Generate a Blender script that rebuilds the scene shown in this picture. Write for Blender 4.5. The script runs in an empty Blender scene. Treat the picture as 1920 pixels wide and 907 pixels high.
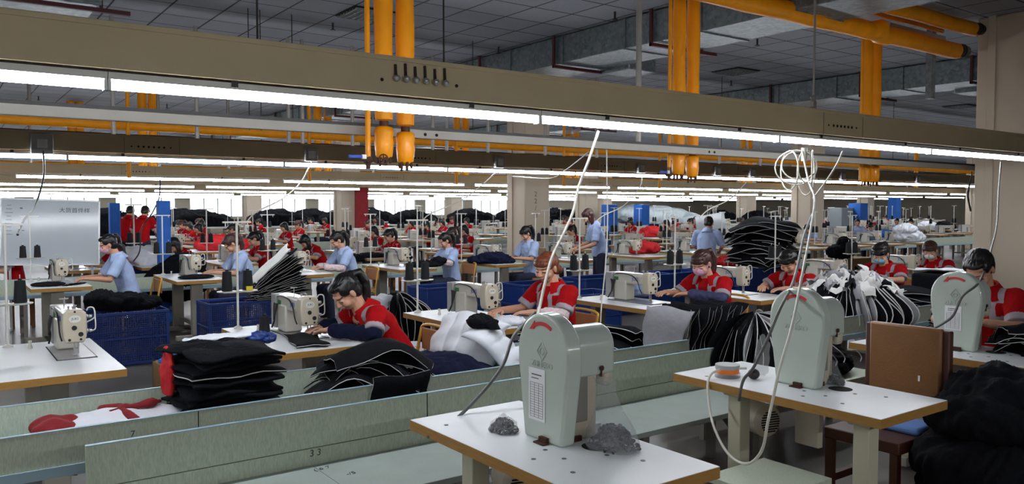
import bpy, bmesh, math, random
from mathutils import Vector, Matrix, noise
R = random.Random(7)
PI = math.pi
SC = bpy.context.scene
COL = SC.collection
WS = bpy.data.scenes.new('workshop')   # empty side scene, only used to evaluate one mesh at a time; removed at the end
# ---------------------------------------------------------------- camera, world, exposure
FPX = 1497.0
CAMZ = 1.65
PITCH = math.atan(65.5 / FPX)
YAW = math.radians(36.0)
FL = Vector((math.sin(YAW), math.cos(YAW), 0))
FW = Vector((FL.x * math.cos(PITCH), FL.y * math.cos(PITCH), -math.sin(PITCH)))
RT = Vector((math.cos(YAW), -math.sin(YAW), 0))
UP = RT.cross(FW)
CAM = Vector((0, 0, CAMZ))
cam_d = bpy.data.cameras.new('camera'); cam_d.sensor_width = 36; cam_d.lens = FPX / 1920 * 36
cam_d.clip_end = 300; cam_d.clip_start = 0.05
cam = bpy.data.objects.new('camera', cam_d); COL.objects.link(cam)
cam.location = CAM; cam.rotation_euler = (PI / 2 - PITCH, 0, -YAW)
SC.camera = cam
SC.view_settings.view_transform = 'Standard'; SC.view_settings.look = 'None'
SC.view_settings.gamma = 1; SC.view_settings.use_curve_mapping = False
SC.view_settings.exposure = 0.55
SC.cycles.max_bounces = 6; SC.cycles.diffuse_bounces = 3; SC.cycles.glossy_bounces = 3
SC.cycles.transmission_bounces = 4; SC.cycles.transparent_max_bounces = 8
SC.cycles.caustics_reflective = False; SC.cycles.caustics_refractive = False
SC.cycles.sample_clamp_indirect = 4
w = bpy.data.worlds.new('sky'); SC.world = w; w.use_nodes = True
w.node_tree.nodes['Background'].inputs[0].default_value = (0.86, 0.93, 1, 1)
w.node_tree.nodes['Background'].inputs[1].default_value = 2.6
TUBE_POWER = 40.0

def ray(px, py): return FW + RT * ((px - 960) / FPX) - UP * ((py - 453.5) / FPX)
def at_y(px, py, Y):
    r = ray(px, py); return CAM + r * (Y / r.y)
def at_z(px, py, z):
    r = ray(px, py); return CAM + r * ((z - CAMZ) / r.z)
def col_x(px, Y):
    r = ray(px, 388); return Y * r.x / r.y
# ---------------------------------------------------------------- materials
def lin(c):
    return tuple((x / 12.92 if x <= 0.04045 else ((x + 0.055) / 1.055) ** 2.4) for x in (c[0] / 255, c[1] / 255, c[2] / 255)) + (1,)
MT = {}
def mat(name, c, rough=.5, metal=0, var=.08, scale=8, bump=0, bscale=60, coat=0, spec=.5, stretch=(1, 1, 1), emit=None, es=0):
    if name in MT: return MT[name]
    m = bpy.data.materials.new(name); m.use_nodes = True; nt = m.node_tree; b = nt.nodes['Principled BSDF']
    c = lin(c)
    b.inputs['Roughness'].default_value = rough; b.inputs['Metallic'].default_value = metal
    b.inputs['Specular IOR Level'].default_value = spec
    if coat: b.inputs['Coat Weight'].default_value = coat
    tc = nt.nodes.new('ShaderNodeTexCoord'); mp = nt.nodes.new('ShaderNodeMapping'); mp.inputs['Scale'].default_value = stretch
    nt.links.new(tc.outputs['Object'], mp.inputs[0])
    n = nt.nodes.new('ShaderNodeTexNoise'); n.inputs['Scale'].default_value = scale; n.inputs['Detail'].default_value = 4
    nt.links.new(mp.outputs[0], n.inputs[0])
    mx = nt.nodes.new('ShaderNodeMix'); mx.data_type = 'RGBA'
    mx.inputs[6].default_value = tuple(x * (1 - var * 2.2) for x in c[:3]) + (1,); mx.inputs[7].default_value = tuple(min(1, x * (1 + var * 2.2)) for x in c[:3]) + (1,)
    nt.links.new(n.outputs['Fac'], mx.inputs[0]); nt.links.new(mx.outputs[2], b.inputs['Base Color'])
    if bump:
        n2 = nt.nodes.new('ShaderNodeTexNoise'); n2.inputs['Scale'].default_value = bscale; n2.inputs['Detail'].default_value = 3
        nt.links.new(mp.outputs[0], n2.inputs[0]); bp = nt.nodes.new('ShaderNodeBump'); bp.inputs['Strength'].default_value = bump; bp.inputs['Distance'].default_value = .01
        nt.links.new(n2.outputs['Fac'], bp.inputs['Height']); nt.links.new(bp.outputs[0], b.inputs['Normal'])
    if emit: b.inputs['Emission Color'].default_value = lin(emit); b.inputs['Emission Strength'].default_value = es
    MT[name] = m; return m

mat('white laminate', (230, 233, 234), .32, var=.05, scale=3)
mat('beech edge', (158, 116, 56), .5, var=.12, scale=14, stretch=(1, 1, 8))
mat('green laminate', (178, 186, 166), .55, var=.16, scale=170, stretch=(1, 1, .22))
mat('pale laminate shelf', (160, 170, 164), .38, var=.06, scale=10)
mat('edge strip', (150, 174, 186), .4, var=.03)
mat('cream paint', (205, 200, 188), .28, var=.03, coat=.2)
mat('machine green white', (184, 192, 182), .22, var=.03, coat=.4)
mat('machine cream', (190, 180, 160), .3, var=.05, coat=.2)
mat('grey steel paint', (132, 128, 120), .5, var=.06)
mat('leg steel paint', (150, 144, 132), .5, var=.06)
mat('leg cream', (184, 180, 156), .45, var=.05)
mat('box grey', (160, 160, 160), .45, var=.03)
mat('steel', (190, 190, 192), .3, .85, var=.05)
mat('dark steel', (60, 58, 58), .45, .6, var=.1)
mat('rust steel', (70, 40, 28), .7, .3, var=.2, scale=40)
mat('black plastic', (22, 22, 24), .4, var=.05)
mat('beam paint', (188, 170, 136), .5, spec=.3, var=.06, scale=3, bump=.05, bscale=120)
mat('rail paint', (152, 146, 136), .4, var=.05, scale=5)
mat('lamp housing', (216, 214, 206), .35, var=.02)
mat('yellow wrap', (234, 147, 4), .5, spec=.3, var=.1, scale=6, bump=.3, bscale=14, coat=.08, stretch=(1, 1, .5))
mat('grey pipe', (158, 152, 146), .35, .4, var=.08)
mat('maroon angle', (74, 22, 26), .6, var=.1)
mat('black thread', (16, 17, 22), .8, var=.1, bump=.3, bscale=200)
mat('white thread', (225, 225, 222), .8, var=.04)
mat('yellow plastic', (210, 190, 40), .5, var=.03)
mat('blue plastic', (18, 50, 118), .4, var=.08)
mat('blue cloth', (34, 96, 180), .8, var=.1, bump=.3)
mat('black fabric', (13, 14, 19), .9, spec=.15, var=.18, scale=10, bump=.5, bscale=45)
mat('navy fabric', (18, 22, 46), .9, spec=.15, var=.15, bump=.4)
mat('white wadding', (214, 212, 208), .95, var=.06, scale=8, bump=.6, bscale=30)
mat('grey wadding', (150, 150, 154), .95, var=.12, scale=6, bump=.5, bscale=20)
mat('white fabric', (222, 224, 230), .9, var=.05, bump=.5, bscale=14)
mat('red fabric', (190, 22, 30), .8, var=.1, scale=5, bump=.5, bscale=22)
mat('dark red cloth', (126, 14, 22), .8, var=.12, bump=.3)
mat('uniform red', (160, 8, 14), .85, spec=.15, var=.08, scale=5, bump=.6, bscale=18)
mat('uniform grey', (160, 150, 156), .85, spec=.15, var=.05, bump=.5, bscale=20)
mat('shirt blue', (158, 176, 212), .8, var=.05, bump=.6, bscale=18)
mat('trousers', (26, 30, 52), .85, var=.1, bump=.3)
mat('skin', (196, 146, 118), .5, var=.06, scale=12)
mat('lips', (150, 78, 72), .45, var=.03)
mat('brow', (40, 26, 22), .7, var=.05)
mat('hair black', (14, 11, 11), .38, var=.35, scale=40, bump=.3, bscale=90, stretch=(1, 1, .25))
mat('hair brown', (58, 32, 26), .42, var=.35, scale=40, bump=.5, bscale=90, stretch=(1, 1, .25))
mat('hair auburn', (112, 56, 30), .4, var=.3, scale=40, bump=.5, bscale=90, stretch=(1, 1, .25))
mat('mask pink', (216, 160, 196), .8, var=.03)
mat('mask blue', (120, 178, 206), .8, var=.03)
mat('mask white', (214, 214, 216), .8, var=.03)
mat('floral', (40, 40, 70), .8, var=.9, scale=24)
mat('pale floral', (214, 190, 190), .8, var=.25, scale=60)
mat('shoe', (190, 186, 180), .7)
mat('red plastic', (190, 30, 34), .4)
mat('arrow red', (196, 40, 44), .5)
mat('paper', (226, 226, 226), .7, var=.02)
mat('ink', (70, 70, 74), .7)
mat('blue ink', (40, 70, 170), .6)
mat('board', (186, 192, 198), .14, var=.03, scale=2)
mat('alu', (170, 172, 174), .35, .7)
mat('cardboard', (142, 108, 66), .8, var=.08)
mat('tan leather', (128, 86, 46), .42, var=.12, scale=5, bump=.15, bscale=80)
mat('red wood', (72, 38, 24), .5, var=.2, stretch=(1, 1, .2))
mat('chair wood', (170, 110, 60), .5, var=.1)
mat('yellow tube', (196, 146, 56), .35, .3)
mat('blue seat', (110, 150, 214), .7)
mat('orange plastic', (236, 120, 30), .35)
mat('white cable', (206, 202, 190), .5, var=.02)
mat('grey cable', (96, 96, 94), .5, var=.05)
mat('black cable', (30, 30, 32), .5)
mat('column paint', (208, 193, 172), .75, var=.05, scale=1.2, bump=.05, bscale=20)
mat('wall paint', (176, 166, 146), .8, var=.06, scale=1)
mat('window frame', (190, 190, 186), .5)
mat('green led', (40, 110, 60), .4)
mat('button grey', (66, 70, 80), .3, .3)
mat('button dark', (30, 31, 36), .3)
mat('button light', (150, 154, 162), .25, .5)
mat('dark hole', (8, 8, 8), .9, var=0)
mat('soot', (52, 42, 34), .9, var=.3, scale=60)
mat('diffuser steel', (150, 156, 156), .35, .5)
mat('white canvas', (196, 208, 212), .8, var=.05, scale=3, bump=.4, bscale=8)
mat('grey cabinet', (140, 150, 154), .5, var=.03)
mat('brown cloth', (110, 88, 66), .85, var=.15)
mat('jade sheet', (120, 190, 170), .4)

def node_mat(name):
    m = bpy.data.materials.new(name); m.use_nodes = True; MT[name] = m
    return m, m.node_tree, m.node_tree.nodes['Principled BSDF']
# floor: worn grey screed
m, nt, b = node_mat('floor screed')
tc = nt.nodes.new('ShaderNodeTexCoord'); n = nt.nodes.new('ShaderNodeTexNoise'); n.inputs['Scale'].default_value = .8; n.inputs['Detail'].default_value = 8
nt.links.new(tc.outputs['Object'], n.inputs[0]); cr = nt.nodes.new('ShaderNodeValToRGB'); cr.color_ramp.elements[0].color = lin((62, 58, 54)); cr.color_ramp.elements[1].color = lin((100, 95, 88))
cr.color_ramp.elements[0].position = .3; cr.color_ramp.elements[1].position = .7
nt.links.new(n.outputs['Fac'], cr.inputs[0]); nt.links.new(cr.outputs[0], b.inputs['Base Color']); b.inputs['Roughness'].default_value = .35
# ceiling: 0.6 m mineral tiles in a dark grid
m, nt, b = node_mat('ceiling tile')
tc = nt.nodes.new('ShaderNodeTexCoord'); br = nt.nodes.new('ShaderNodeTexBrick'); br.offset = 0; br.squash = 1
br.inputs['Scale'].default_value = 1; br.inputs['Brick Width'].default_value = .6; br.inputs['Row Height'].default_value = .6; br.inputs['Mortar Size'].default_value = .012
br.inputs['Mortar Smooth'].default_value = .1
br.inputs['Color1'].default_value = lin((170, 174, 183)); br.inputs['Color2'].default_value = lin((160, 164, 174)); br.inputs['Mortar'].default_value = lin((44, 44, 48))
nt.links.new(tc.outputs['Object'], br.inputs[0])
n = nt.nodes.new('ShaderNodeTexNoise'); n.inputs['Scale'].default_value = 26; n.inputs['Detail'].default_value = 4; nt.links.new(tc.outputs['Object'], n.inputs[0])
mx = nt.nodes.new('ShaderNodeMix'); mx.data_type = 'RGBA'; mx.blend_type = 'MULTIPLY'; mx.inputs[0].default_value = .25
nt.links.new(br.outputs[0], mx.inputs[6]); nt.links.new(n.outputs['Fac'], mx.inputs[7]); nt.links.new(mx.outputs[2], b.inputs['Base Color']); b.inputs['Roughness'].default_value = .85
# galvanised duct
m, nt, b = node_mat('galvanised')
tc = nt.nodes.new('ShaderNodeTexCoord'); v = nt.nodes.new('ShaderNodeTexVoronoi'); v.inputs['Scale'].default_value = 22; nt.links.new(tc.outputs['Object'], v.inputs[0])
cr = nt.nodes.new('ShaderNodeValToRGB'); cr.color_ramp.elements[0].color = lin((104, 114, 118)); cr.color_ramp.elements[1].color = lin((142, 152, 156))
nt.links.new(v.outputs['Color'], cr.inputs[0]); nt.links.new(cr.outputs[0], b.inputs['Base Color']); b.inputs['Roughness'].default_value = .42; b.inputs['Metallic'].default_value = .55
# lamp tube
m, nt, b = node_mat('tube glow')
b.inputs['Base Color'].default_value = (.9, .9, .9, 1); b.inputs['Emission Color'].default_value = (.90, .94, 1, 1); b.inputs['Emission Strength'].default_value = TUBE_POWER
# clear polythene
m, nt, b = node_mat('polythene')
b.inputs['Base Color'].default_value = (.85, .87, .9, 1); b.inputs['Roughness'].default_value = .15
tr = nt.nodes.new('ShaderNodeBsdfTransparent'); ms = nt.nodes.new('ShaderNodeMixShader'); ms.inputs[0].default_value = .26
wn = nt.nodes.new('ShaderNodeTexNoise'); wn.inputs['Scale'].default_value = 45; wn.inputs['Distortion'].default_value = 2; wb = nt.nodes.new('ShaderNodeBump'); wb.inputs['Strength'].default_value = .9; wb.inputs['Distance'].default_value = .01
nt.links.new(wn.outputs['Fac'], wb.inputs['Height']); nt.links.new(wb.outputs[0], b.inputs['Normal'])
nt.links.new(tr.outputs[0], ms.inputs[1]); nt.links.new(b.outputs[0], ms.inputs[2]); nt.links.new(ms.outputs[0], nt.nodes['Material Output'].inputs[0])
m, nt, b = node_mat('window glass')
b.inputs['Base Color'].default_value = (.9, .95, .95, 1); b.inputs['Roughness'].default_value = .05
tr = nt.nodes.new('ShaderNodeBsdfTransparent'); ms = nt.nodes.new('ShaderNodeMixShader'); ms.inputs[0].default_value = .08
nt.links.new(tr.outputs[0], ms.inputs[1]); nt.links.new(b.outputs[0], ms.inputs[2]); nt.links.new(ms.outputs[0], nt.nodes['Material Output'].inputs[0])
# crate lattice: holes cut by a square grid
m, nt, b = node_mat('blue lattice')
b.inputs['Base Color'].default_value = lin((15, 44, 112)); b.inputs['Roughness'].default_value = .4
tc = nt.nodes.new('ShaderNodeTexCoord'); br = nt.nodes.new('ShaderNodeTexBrick'); br.offset = 0
br.inputs['Scale'].default_value = 1; br.inputs['Brick Width'].default_value = .022; br.inputs['Row Height'].default_value = .022; br.inputs['Mortar Size'].default_value = .004
br.inputs['Color1'].default_value = (0, 0, 0, 1); br.inputs['Color2'].default_value = (0, 0, 0, 1); br.inputs['Mortar'].default_value = (1, 1, 1, 1)
nt.links.new(tc.outputs['UV'], br.inputs[0])
tr = nt.nodes.new('ShaderNodeBsdfTransparent'); ms = nt.nodes.new('ShaderNodeMixShader')
nt.links.new(br.outputs[0], ms.inputs[0]); nt.links.new(tr.outputs[0], ms.inputs[1]); nt.links.new(b.outputs[0], ms.inputs[2]); nt.links.new(ms.outputs[0], nt.nodes['Material Output'].inputs[0])

def wsdg():
    with bpy.context.temp_override(scene=WS, view_layer=WS.view_layers[0]): dg = bpy.context.evaluated_depsgraph_get()
    return dg
# ---------------------------------------------------------------- mesh builder
def frame(d):
    d = Vector(d).normalized(); a = Vector((0, 0, 1)) if abs(d.z) < .95 else Vector((1, 0, 0))
    s = d.cross(a).normalized(); return s, s.cross(d).normalized()
class MB:
    def __init__(s): s.v = []; s.f = []; s.m = []; s.uv = {}
    def add(s, vs, fs, mi=0):
        o = len(s.v); s.v += [tuple(p) for p in vs]; s.f += [tuple(i + o for i in f) for f in fs]; s.m += [mi] * len(fs) if isinstance(mi, int) else mi
        return s
    def box(s, c, sz, rot=None, mi=0):
        h = Vector(sz) / 2; vs = [Vector((x * h.x, y * h.y, z * h.z)) for x in (-1, 1) for y in (-1, 1) for z in (-1, 1)]
        if rot is not None: vs = [rot @ p for p in vs]
        c = Vector(c)
        return s.add([p + c for p in vs], [(0, 1, 3, 2), (4, 6, 7, 5), (0, 4, 5, 1), (2, 3, 7, 6), (0, 2, 6, 4), (1, 5, 7, 3)], mi)
    def b2(s, x0, x1, y0, y1, z0, z1, mi=0): return s.box(((x0 + x1) / 2, (y0 + y1) / 2, (z0 + z1) / 2), (x1 - x0, y1 - y0, z1 - z0), None, mi)
    def loft(s, rings, mi=0, cap=True, closed=False):
        n = len(rings[0]); vs = [p for r in rings for p in r]; fs = []; k = len(rings)
        for i in range(k if closed else k - 1):
            a = i * n; b = ((i + 1) % k) * n
            for j in range(n): fs.append((a + j, a + (j + 1) % n, b + (j + 1) % n, b + j))
        if cap and not closed: fs += [tuple(reversed(range(n))), tuple(range((k - 1) * n, k * n))]
        return s.add(vs, fs, mi)
    def cyl(s, p0, p1, r0, r1=None, n=14, mi=0, cap=True):
        r1 = r0 if r1 is None else r1; p0, p1 = Vector(p0), Vector(p1); a, b = frame(p1 - p0)
        ring = lambda p, r: [p + (a * math.cos(t) + b * math.sin(t)) * r for t in [2 * PI * i / n for i in range(n)]]
        return s.loft([ring(p0, r0), ring(p1, r1)], mi, cap)
    def lathe(s, prof, c=(0, 0, 0), n=20, mi=0, d=(0, 0, 1)):
        c = Vector(c); d = Vector(d).normalized(); a, b = frame(d)
        return s.loft([[c + d * z + (a * math.cos(t) + b * math.sin(t)) * max(r, .0004) for t in [2 * PI * i / n for i in range(n)]] for r, z in prof], mi)
    def tube(s, pts, r, n=8, mi=0, smooth=0, closed=False):
        pts = [Vector(p) for p in pts]
        if smooth: pts = spline(pts, smooth, closed)
        rs = r if isinstance(r, list) else [r] * len(pts)
        if len(rs) != len(pts): rs = [rs[min(len(rs) - 1, int(i * len(rs) / len(pts)))] for i in range(len(pts))]
        d = (pts[1] - pts[0]).normalized(); a, _ = frame(d); rings = []
        for i, p in enumerate(pts):
            if closed: t = (pts[(i + 1) % len(pts)] - pts[i - 1])
            else: t = (pts[min(i + 1, len(pts) - 1)] - pts[max(i - 1, 0)])
            t = t.normalized() if t.length > 1e-9 else d
            a = (a - t * a.dot(t)).normalized(); b = t.cross(a)
            rings.append([p + (a * math.cos(q) + b * math.sin(q)) * rs[i] for q in [2 * PI * k / n for k in range(n)]])
        return s.loft(rings, mi, True, closed)
    def ell(s, c, rad, rot=None, nu=14, nv=10, mi=0):
        c = Vector(c); vs = []; fs = []
        pt = lambda x, y, z: (rot @ Vector((x, y, z)) if rot is not None else Vector((x, y, z))) + c
        vs.append(pt(0, 0, -rad[2]))
        for i in range(1, nv):
            th = -PI / 2 + PI * i / nv
            for j in range(nu):
                ph = 2 * PI * j / nu; vs.append(pt(rad[0] * math.cos(th) * math.cos(ph), rad[1] * math.cos(th) * math.sin(ph), rad[2] * math.sin(th)))
        vs.append(pt(0, 0, rad[2])); L = len(vs) - 1
        for j in range(nu):
            fs.append((0, 1 + (j + 1) % nu, 1 + j)); fs.append((L, L - nu + j, L - nu + (j + 1) % nu))
            for i in range(nv - 2):
                a = 1 + i * nu; fs.append((a + j, a + (j + 1) % nu, a + nu + (j + 1) % nu, a + nu + j))
        return s.add(vs, fs, mi)
    def caps(s, p0, p1, r0, r1=None, n=12, mi=0, flat=False):
        r1 = r0 if r1 is None else r1; p0, p1 = Vector(p0), Vector(p1); d = (p1 - p0).normalized(); L = (p1 - p0).length
        prof = [(r0 * math.sin(t), -r0 * math.cos(t)) for t in (0.05, .5, 1.05)] + [(r0, 0), ((r0 + r1) / 2, L / 2), (r1, L)]
        if not flat: prof += [(r1 * math.cos(t), L + r1 * math.sin(t)) for t in (.5, 1.05, 1.5)]
        return s.lathe(prof, p0, n, mi, d)
    def prism(s, poly, fn, t0, t1, mi=0):
        return s.loft([[fn(u, v, t0) for u, v in poly], [fn(u, v, t1) for u, v in poly]], mi)
    def xf(s, M):
        s.v = [tuple(M @ Vector(p)) for p in s.v]; return s
    def mesh(s, name, mats, angle=35):
        me = bpy.data.meshes.new(name); me.from_pydata(s.v, [], s.f)
        for x in mats: me.materials.append(MT[x])
        if len(mats) > 1: me.polygons.foreach_set('material_index', s.m)
        me.update()
        bm = bmesh.new(); bm.from_mesh(me); bmesh.ops.recalc_face_normals(bm, faces=bm.faces); bm.to_mesh(me); bm.free()
        me.shade_smooth()
        if angle < 180: me.set_sharp_from_angle(angle=math.radians(angle))
        return me
    def build(s, name, mats, parent=None, angle=35, bevel=0, seg=2):
        if isinstance(mats, str): mats = [mats]
        o = bpy.data.objects.new(name, s.mesh(name, mats, angle)); COL.objects.link(o)
        if parent: o.parent = parent
        if bevel:
            b = o.modifiers.new('bevel', 'BEVEL'); b.width = bevel; b.segments = seg; b.limit_method = 'ANGLE'; b.angle_limit = math.radians(40); b.harden_normals = False
        return o
def spline(pts, k, closed=False):
    out = []; n = len(pts)
    for i in range(n if closed else n - 1):
        p0 = pts[(i - 1) % n] if closed or i > 0 else pts[0]; p1 = pts[i]; p2 = pts[(i + 1) % n]; p3 = pts[(i + 2) % n] if closed or i < n - 2 else pts[-1]
        for j in range(k):
            t = j / k; out.append(.5 * ((2 * p1) + (p2 - p0) * t + (2 * p0 - 5 * p1 + 4 * p2 - p3) * t * t + (3 * p1 - p0 - 3 * p2 + p3) * t ** 3))
    if not closed: out.append(pts[-1])
    return out
def tag(o, label=None, cat=None, group=None, kind=None):
    if label: o['label'] = label
    if cat: o['category'] = cat
    if group: o['group'] = group
    if kind: o['kind'] = kind
    return o
def thing(name, label, cat, loc=(0, 0, 0), rz=0, group=None):
    o = bpy.data.objects.new(name, None); COL.objects.link(o); o.empty_display_size = .1
    o.location = loc; o.rotation_euler = (0, 0, rz); return tag(o, label, cat, group)
KIDS = {}
def kids(o):
    return [c for c in bpy.data.objects if c.parent == o] if o.name not in KIDS else KIDS[o.name]
def cache(o):
    ch = [c for c in bpy.data.objects if c.parent == o]; KIDS[o.name] = ch
    for c in ch: KIDS[c.name] = [g for g in bpy.data.objects if g.parent == c]
    return o
def dup(root, loc, rz=0, label=None, group=None, scale=1):
    r = root.copy(); COL.objects.link(r); r.location = loc; r.rotation_euler = (0, 0, rz); r.scale = (scale,) * 3
    if label: r['label'] = label
    if group: r['group'] = group
    elif 'group' in r and label: del r['group']
    for ch in kids(root):
        c = ch.copy(); COL.objects.link(c); c.parent = r
        for g in kids(ch):
            d = g.copy(); COL.objects.link(d); d.parent = c
    return r
def struct(name, mb, mats, parent=None, **k):
    o = mb.build(name, mats, parent, **k)
    if not parent: o['kind'] = 'structure'
    return o
def text(name, s, size, M, mt, parent=None, ext=.0006):
    c = bpy.data.curves.new('t', 'FONT'); c.body = s; c.size = size; c.extrude = ext; c.align_x = 'CENTER'; c.align_y = 'CENTER'; c.resolution_u = 3
    o = bpy.data.objects.new('t', c); WS.collection.objects.link(o); dg = wsdg(); me = bpy.data.meshes.new_from_object(o.evaluated_get(dg))
    bpy.data.objects.remove(o); me.transform(M); me.materials.clear(); me.materials.append(MT[mt])
    r = bpy.data.objects.new(name, me); COL.objects.link(r); r.parent = parent; return r
def basis(x, y, o):
    x = Vector(x).normalized(); y = Vector(y).normalized(); z = x.cross(y); M = Matrix((x, y, z)).transposed().to_4x4(); M.translation = Vector(o); return M
def remesh(mb, vox, smooth=2):
    me = bpy.data.meshes.new('tmp'); me.from_pydata(mb.v, [], mb.f); me.update()
    bm = bmesh.new(); bm.from_mesh(me); bmesh.ops.recalc_face_normals(bm, faces=bm.faces); bm.to_mesh(me); bm.free()
    o = bpy.data.objects.new('tmp', me); WS.collection.objects.link(o)
    r = o.modifiers.new('r', 'REMESH'); r.mode = 'VOXEL'; r.voxel_size = vox
    if smooth: q = o.modifiers.new('s', 'SMOOTH'); q.iterations = smooth; q.factor = .5
    dg = wsdg(); out = bpy.data.meshes.new_from_object(o.evaluated_get(dg)); bpy.data.objects.remove(o); bpy.data.meshes.remove(me)
    out.shade_smooth(); return out
def blob(name, mb, mats, parent, vox=.008, smooth=2, fn=None, disp=None):
    me = remesh(mb, vox, smooth)
    if isinstance(mats, str): mats = [mats]
    me.materials.clear()
    for x in mats: me.materials.append(MT[x])
    if disp:
        n = len(me.vertices); a = [0.0] * (3 * n); nr = [0.0] * (3 * n); me.vertices.foreach_get('co', a); me.vertices.foreach_get('normal', nr)
        for i in range(n):
            c = Vector(a[3 * i:3 * i + 3]); c += disp(c, Vector(nr[3 * i:3 * i + 3])); a[3 * i:3 * i + 3] = c
        me.vertices.foreach_set('co', a); me.update()
    if fn:
        for p in me.polygons: p.material_index = fn(p.center)
    o = bpy.data.objects.new(name, me); COL.objects.link(o); o.parent = parent; return o
def noi(p, s=1, seed=0): return noise.noise(Vector((p[0] * s + seed * 7.3, p[1] * s + seed * 3.1, p[2] * s - seed * 5.7)))
# ---------------------------------------------------------------- room shell
X0, X1, Y0, Y1, CH = -9.0, 62.0, -6.0, 52.0, 4.08
struct('floor', MB().b2(X0, X1, Y0, Y1, -.1, 0), 'floor screed')
struct('ceiling', MB().b2(X0, X1, Y0, Y1, CH, CH + .1), 'ceiling tile')
struct('wall_left', MB().b2(X0 - .2, X0, Y0, Y1, 0, CH), 'wall paint')
struct('wall_right', MB().b2(X1, X1 + .2, Y0, Y1, 0, CH), 'wall paint')
struct('wall_near', MB().b2(X0, X1, Y0 - .2, Y0, 0, CH), 'wall paint')
wf = MB(); wf.b2(X0, X1, Y1, Y1 + .25, 0, 1.0); wf.b2(X0, X1, Y1, Y1 + .25, 3.3, CH)
wx = [X0 + 1.0 + i * 4.2 for i in range(12)]; prev = X0
for i, x in enumerate(wx):
    wf.b2(prev, x, Y1, Y1 + .25, 1.0, 3.3); prev = x + 3.4
    fr = MB(); z0, z1 = 1.0, 3.3
    fr.b2(x, x + 3.4, Y1 + .08, Y1 + .16, z0, z0 + .06); fr.b2(x, x + 3.4, Y1 + .08, Y1 + .16, z1 - .06, z1); fr.b2(x, x + 3.4, Y1 + .08, Y1 + .16, 2.4, 2.46)
    for q in (0, .85, 1.7, 2.55, 3.34): fr.b2(x + q, x + q + .06, Y1 + .08, Y1 + .16, z0, z1)
    o = struct('window_%d' % (i + 1), fr, 'window frame'); g = MB().b2(x + .03, x + 3.37, Y1 + .11, Y1 + .12, z0 + .03, z1 - .03); g.build('pane', 'window glass', o)
wf.b2(prev, X1, Y1, Y1 + .25, 1.0, 3.3)
struct('wall_far', wf, 'wall paint')
def column(x, y, label, s=.7):
    t = thing('concrete_column', label, 'column', (x, y, 0))
    MB().b2(0, s, 0, s, 0, CH).build('shaft', 'column paint', t, bevel=.02)
    MB().b2(-.03, 0, s * .66, s * .8, 0, CH).build('conduit', 'column paint', t, bevel=.004)
    return cache(t)
CG = 'concrete columns deep in the hall'
c0 = column(11, 4.2, 'big beige column at the right edge, tallest in view, by the white-masked worker')
c1 = dup(c0, (10.75, 14.3, 0), 0, 'pale column behind the worker in blue with navy cloth, handwriting on its side')
dup(c0, (21.6, 14.3, 0), 0, 'beige column behind the tall stack of black quilted panels')
dup(c0, (11.2, 25.2, 0), 0, 'column with a tall red strip mounted beside it')
for x, y in ((0, 14.3), (0, 25.2), (22.3, 25.4), (33.0, 25.4), (11.6, 36.5), (22.5, 36.5), (33.5, 36.5), (33, 14.3), (44, 14.3), (44, 25.4), (22, 4.2), (33, 4.2), (44, 4.2)):
    dup(c0, (x, y, 0), 0, 'square concrete column deep in the hall among the far sewing rows', CG)
text('handwriting', '2\n2\n/\n:3', .16, basis((1, 0, 0), (0, 0, 1), (.30, -.003, 1.70)), 'grey cable', c1)
p = col_x(671, 24.9)
tag(MB().b2(p - .22, p + .22, 24.55, 24.7, 0, 2.6).build('red_banner', 'dark red cloth', bevel=.01), 'tall dark red panel standing beside a column in the middle distance', 'banner')

# ---------------------------------------------------------------- overhead: lamps, trunking, rails
TZ = 2.162
def tube_light(L, label, loc, group):
    t = thing('tube_light', label, 'lamp', loc, 0, group)
    h = MB(); h.prism([(-.035, .05), (.035, .05), (.028, .022), (-.028, .022)], lambda u, v, t_: Vector((t_, u, v)), 0, L - .003); h.build('housing', 'lamp housing', t)
    g = MB(); g.prism([(.020 * math.cos(a), .006 + .026 * math.sin(a)) for a in [PI * k / 8 * -1 for k in range(9)]] + [(-.02, .022), (.02, .022)], lambda u, v, t_: Vector((t_, u, v)), .012, L - .015); g.build('tube', 'tube glow', t, angle=60)
    for x in (.0, L - .015): MB().b2(x, x + .012, -.024, .024, -.024, .03).build('end_cap', 'white thread', t)
    for x in (L * .22, L * .78): MB().b2(x, x + .03, -.038, -.030, .03, .062).build('clip', 'dark steel', t)
    return cache(t)
def trunking(Y, x0, x1, label, holes, z0=2.222, h=.19):
    t = thing('cable_trunking', label, 'cable trunking', (0, Y, 0))
    b = MB(); b.b2(x0, x1, -.05, .05, z0, z0 + h); b.build('channel', 'beam paint', t, bevel=.004)
    b = MB(); b.b2(x0, x1, -.058, .058, z0 + h - .012, z0 + h + .012); b.build('lid', 'beam paint', t, bevel=.003)
    for x in holes:
        b = MB()
        for k in range(6): b.cyl((x + k * .052, -.054, z0 + h * .42), (x + k * .052, -.049, z0 + h * .42), .011, n=10)
        for k in (-1.3, 6.3): b.cyl((x + k * .052, -.053, z0 + h * .42), (x + k * .052, -.049, z0 + h * .42), .008, n=8)
        b.build('knockout_row', 'dark hole', t)
        for q in (x - .14, x + .42): MB().b2(q, q + .003, -.052, -.045, z0, z0 + h).build('joint', 'dark steel', t)
    return t
rowsY = [(3.73, -4, 20), (9.4, -4, 34), (15.7, -2, 44), (21.3, -2, 50), (27.2, 0, 56), (33.2, 0, 52), (39.2, 0, 52), (45.2, 0, 52), (-2.0, -8, 7)]
names = ['nearest lamp row', 'second lamp row', 'third lamp row', 'fourth lamp row', 'fifth lamp row', 'sixth lamp row', 'seventh lamp row', 'eighth lamp row', 'lamp row behind']
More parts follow.
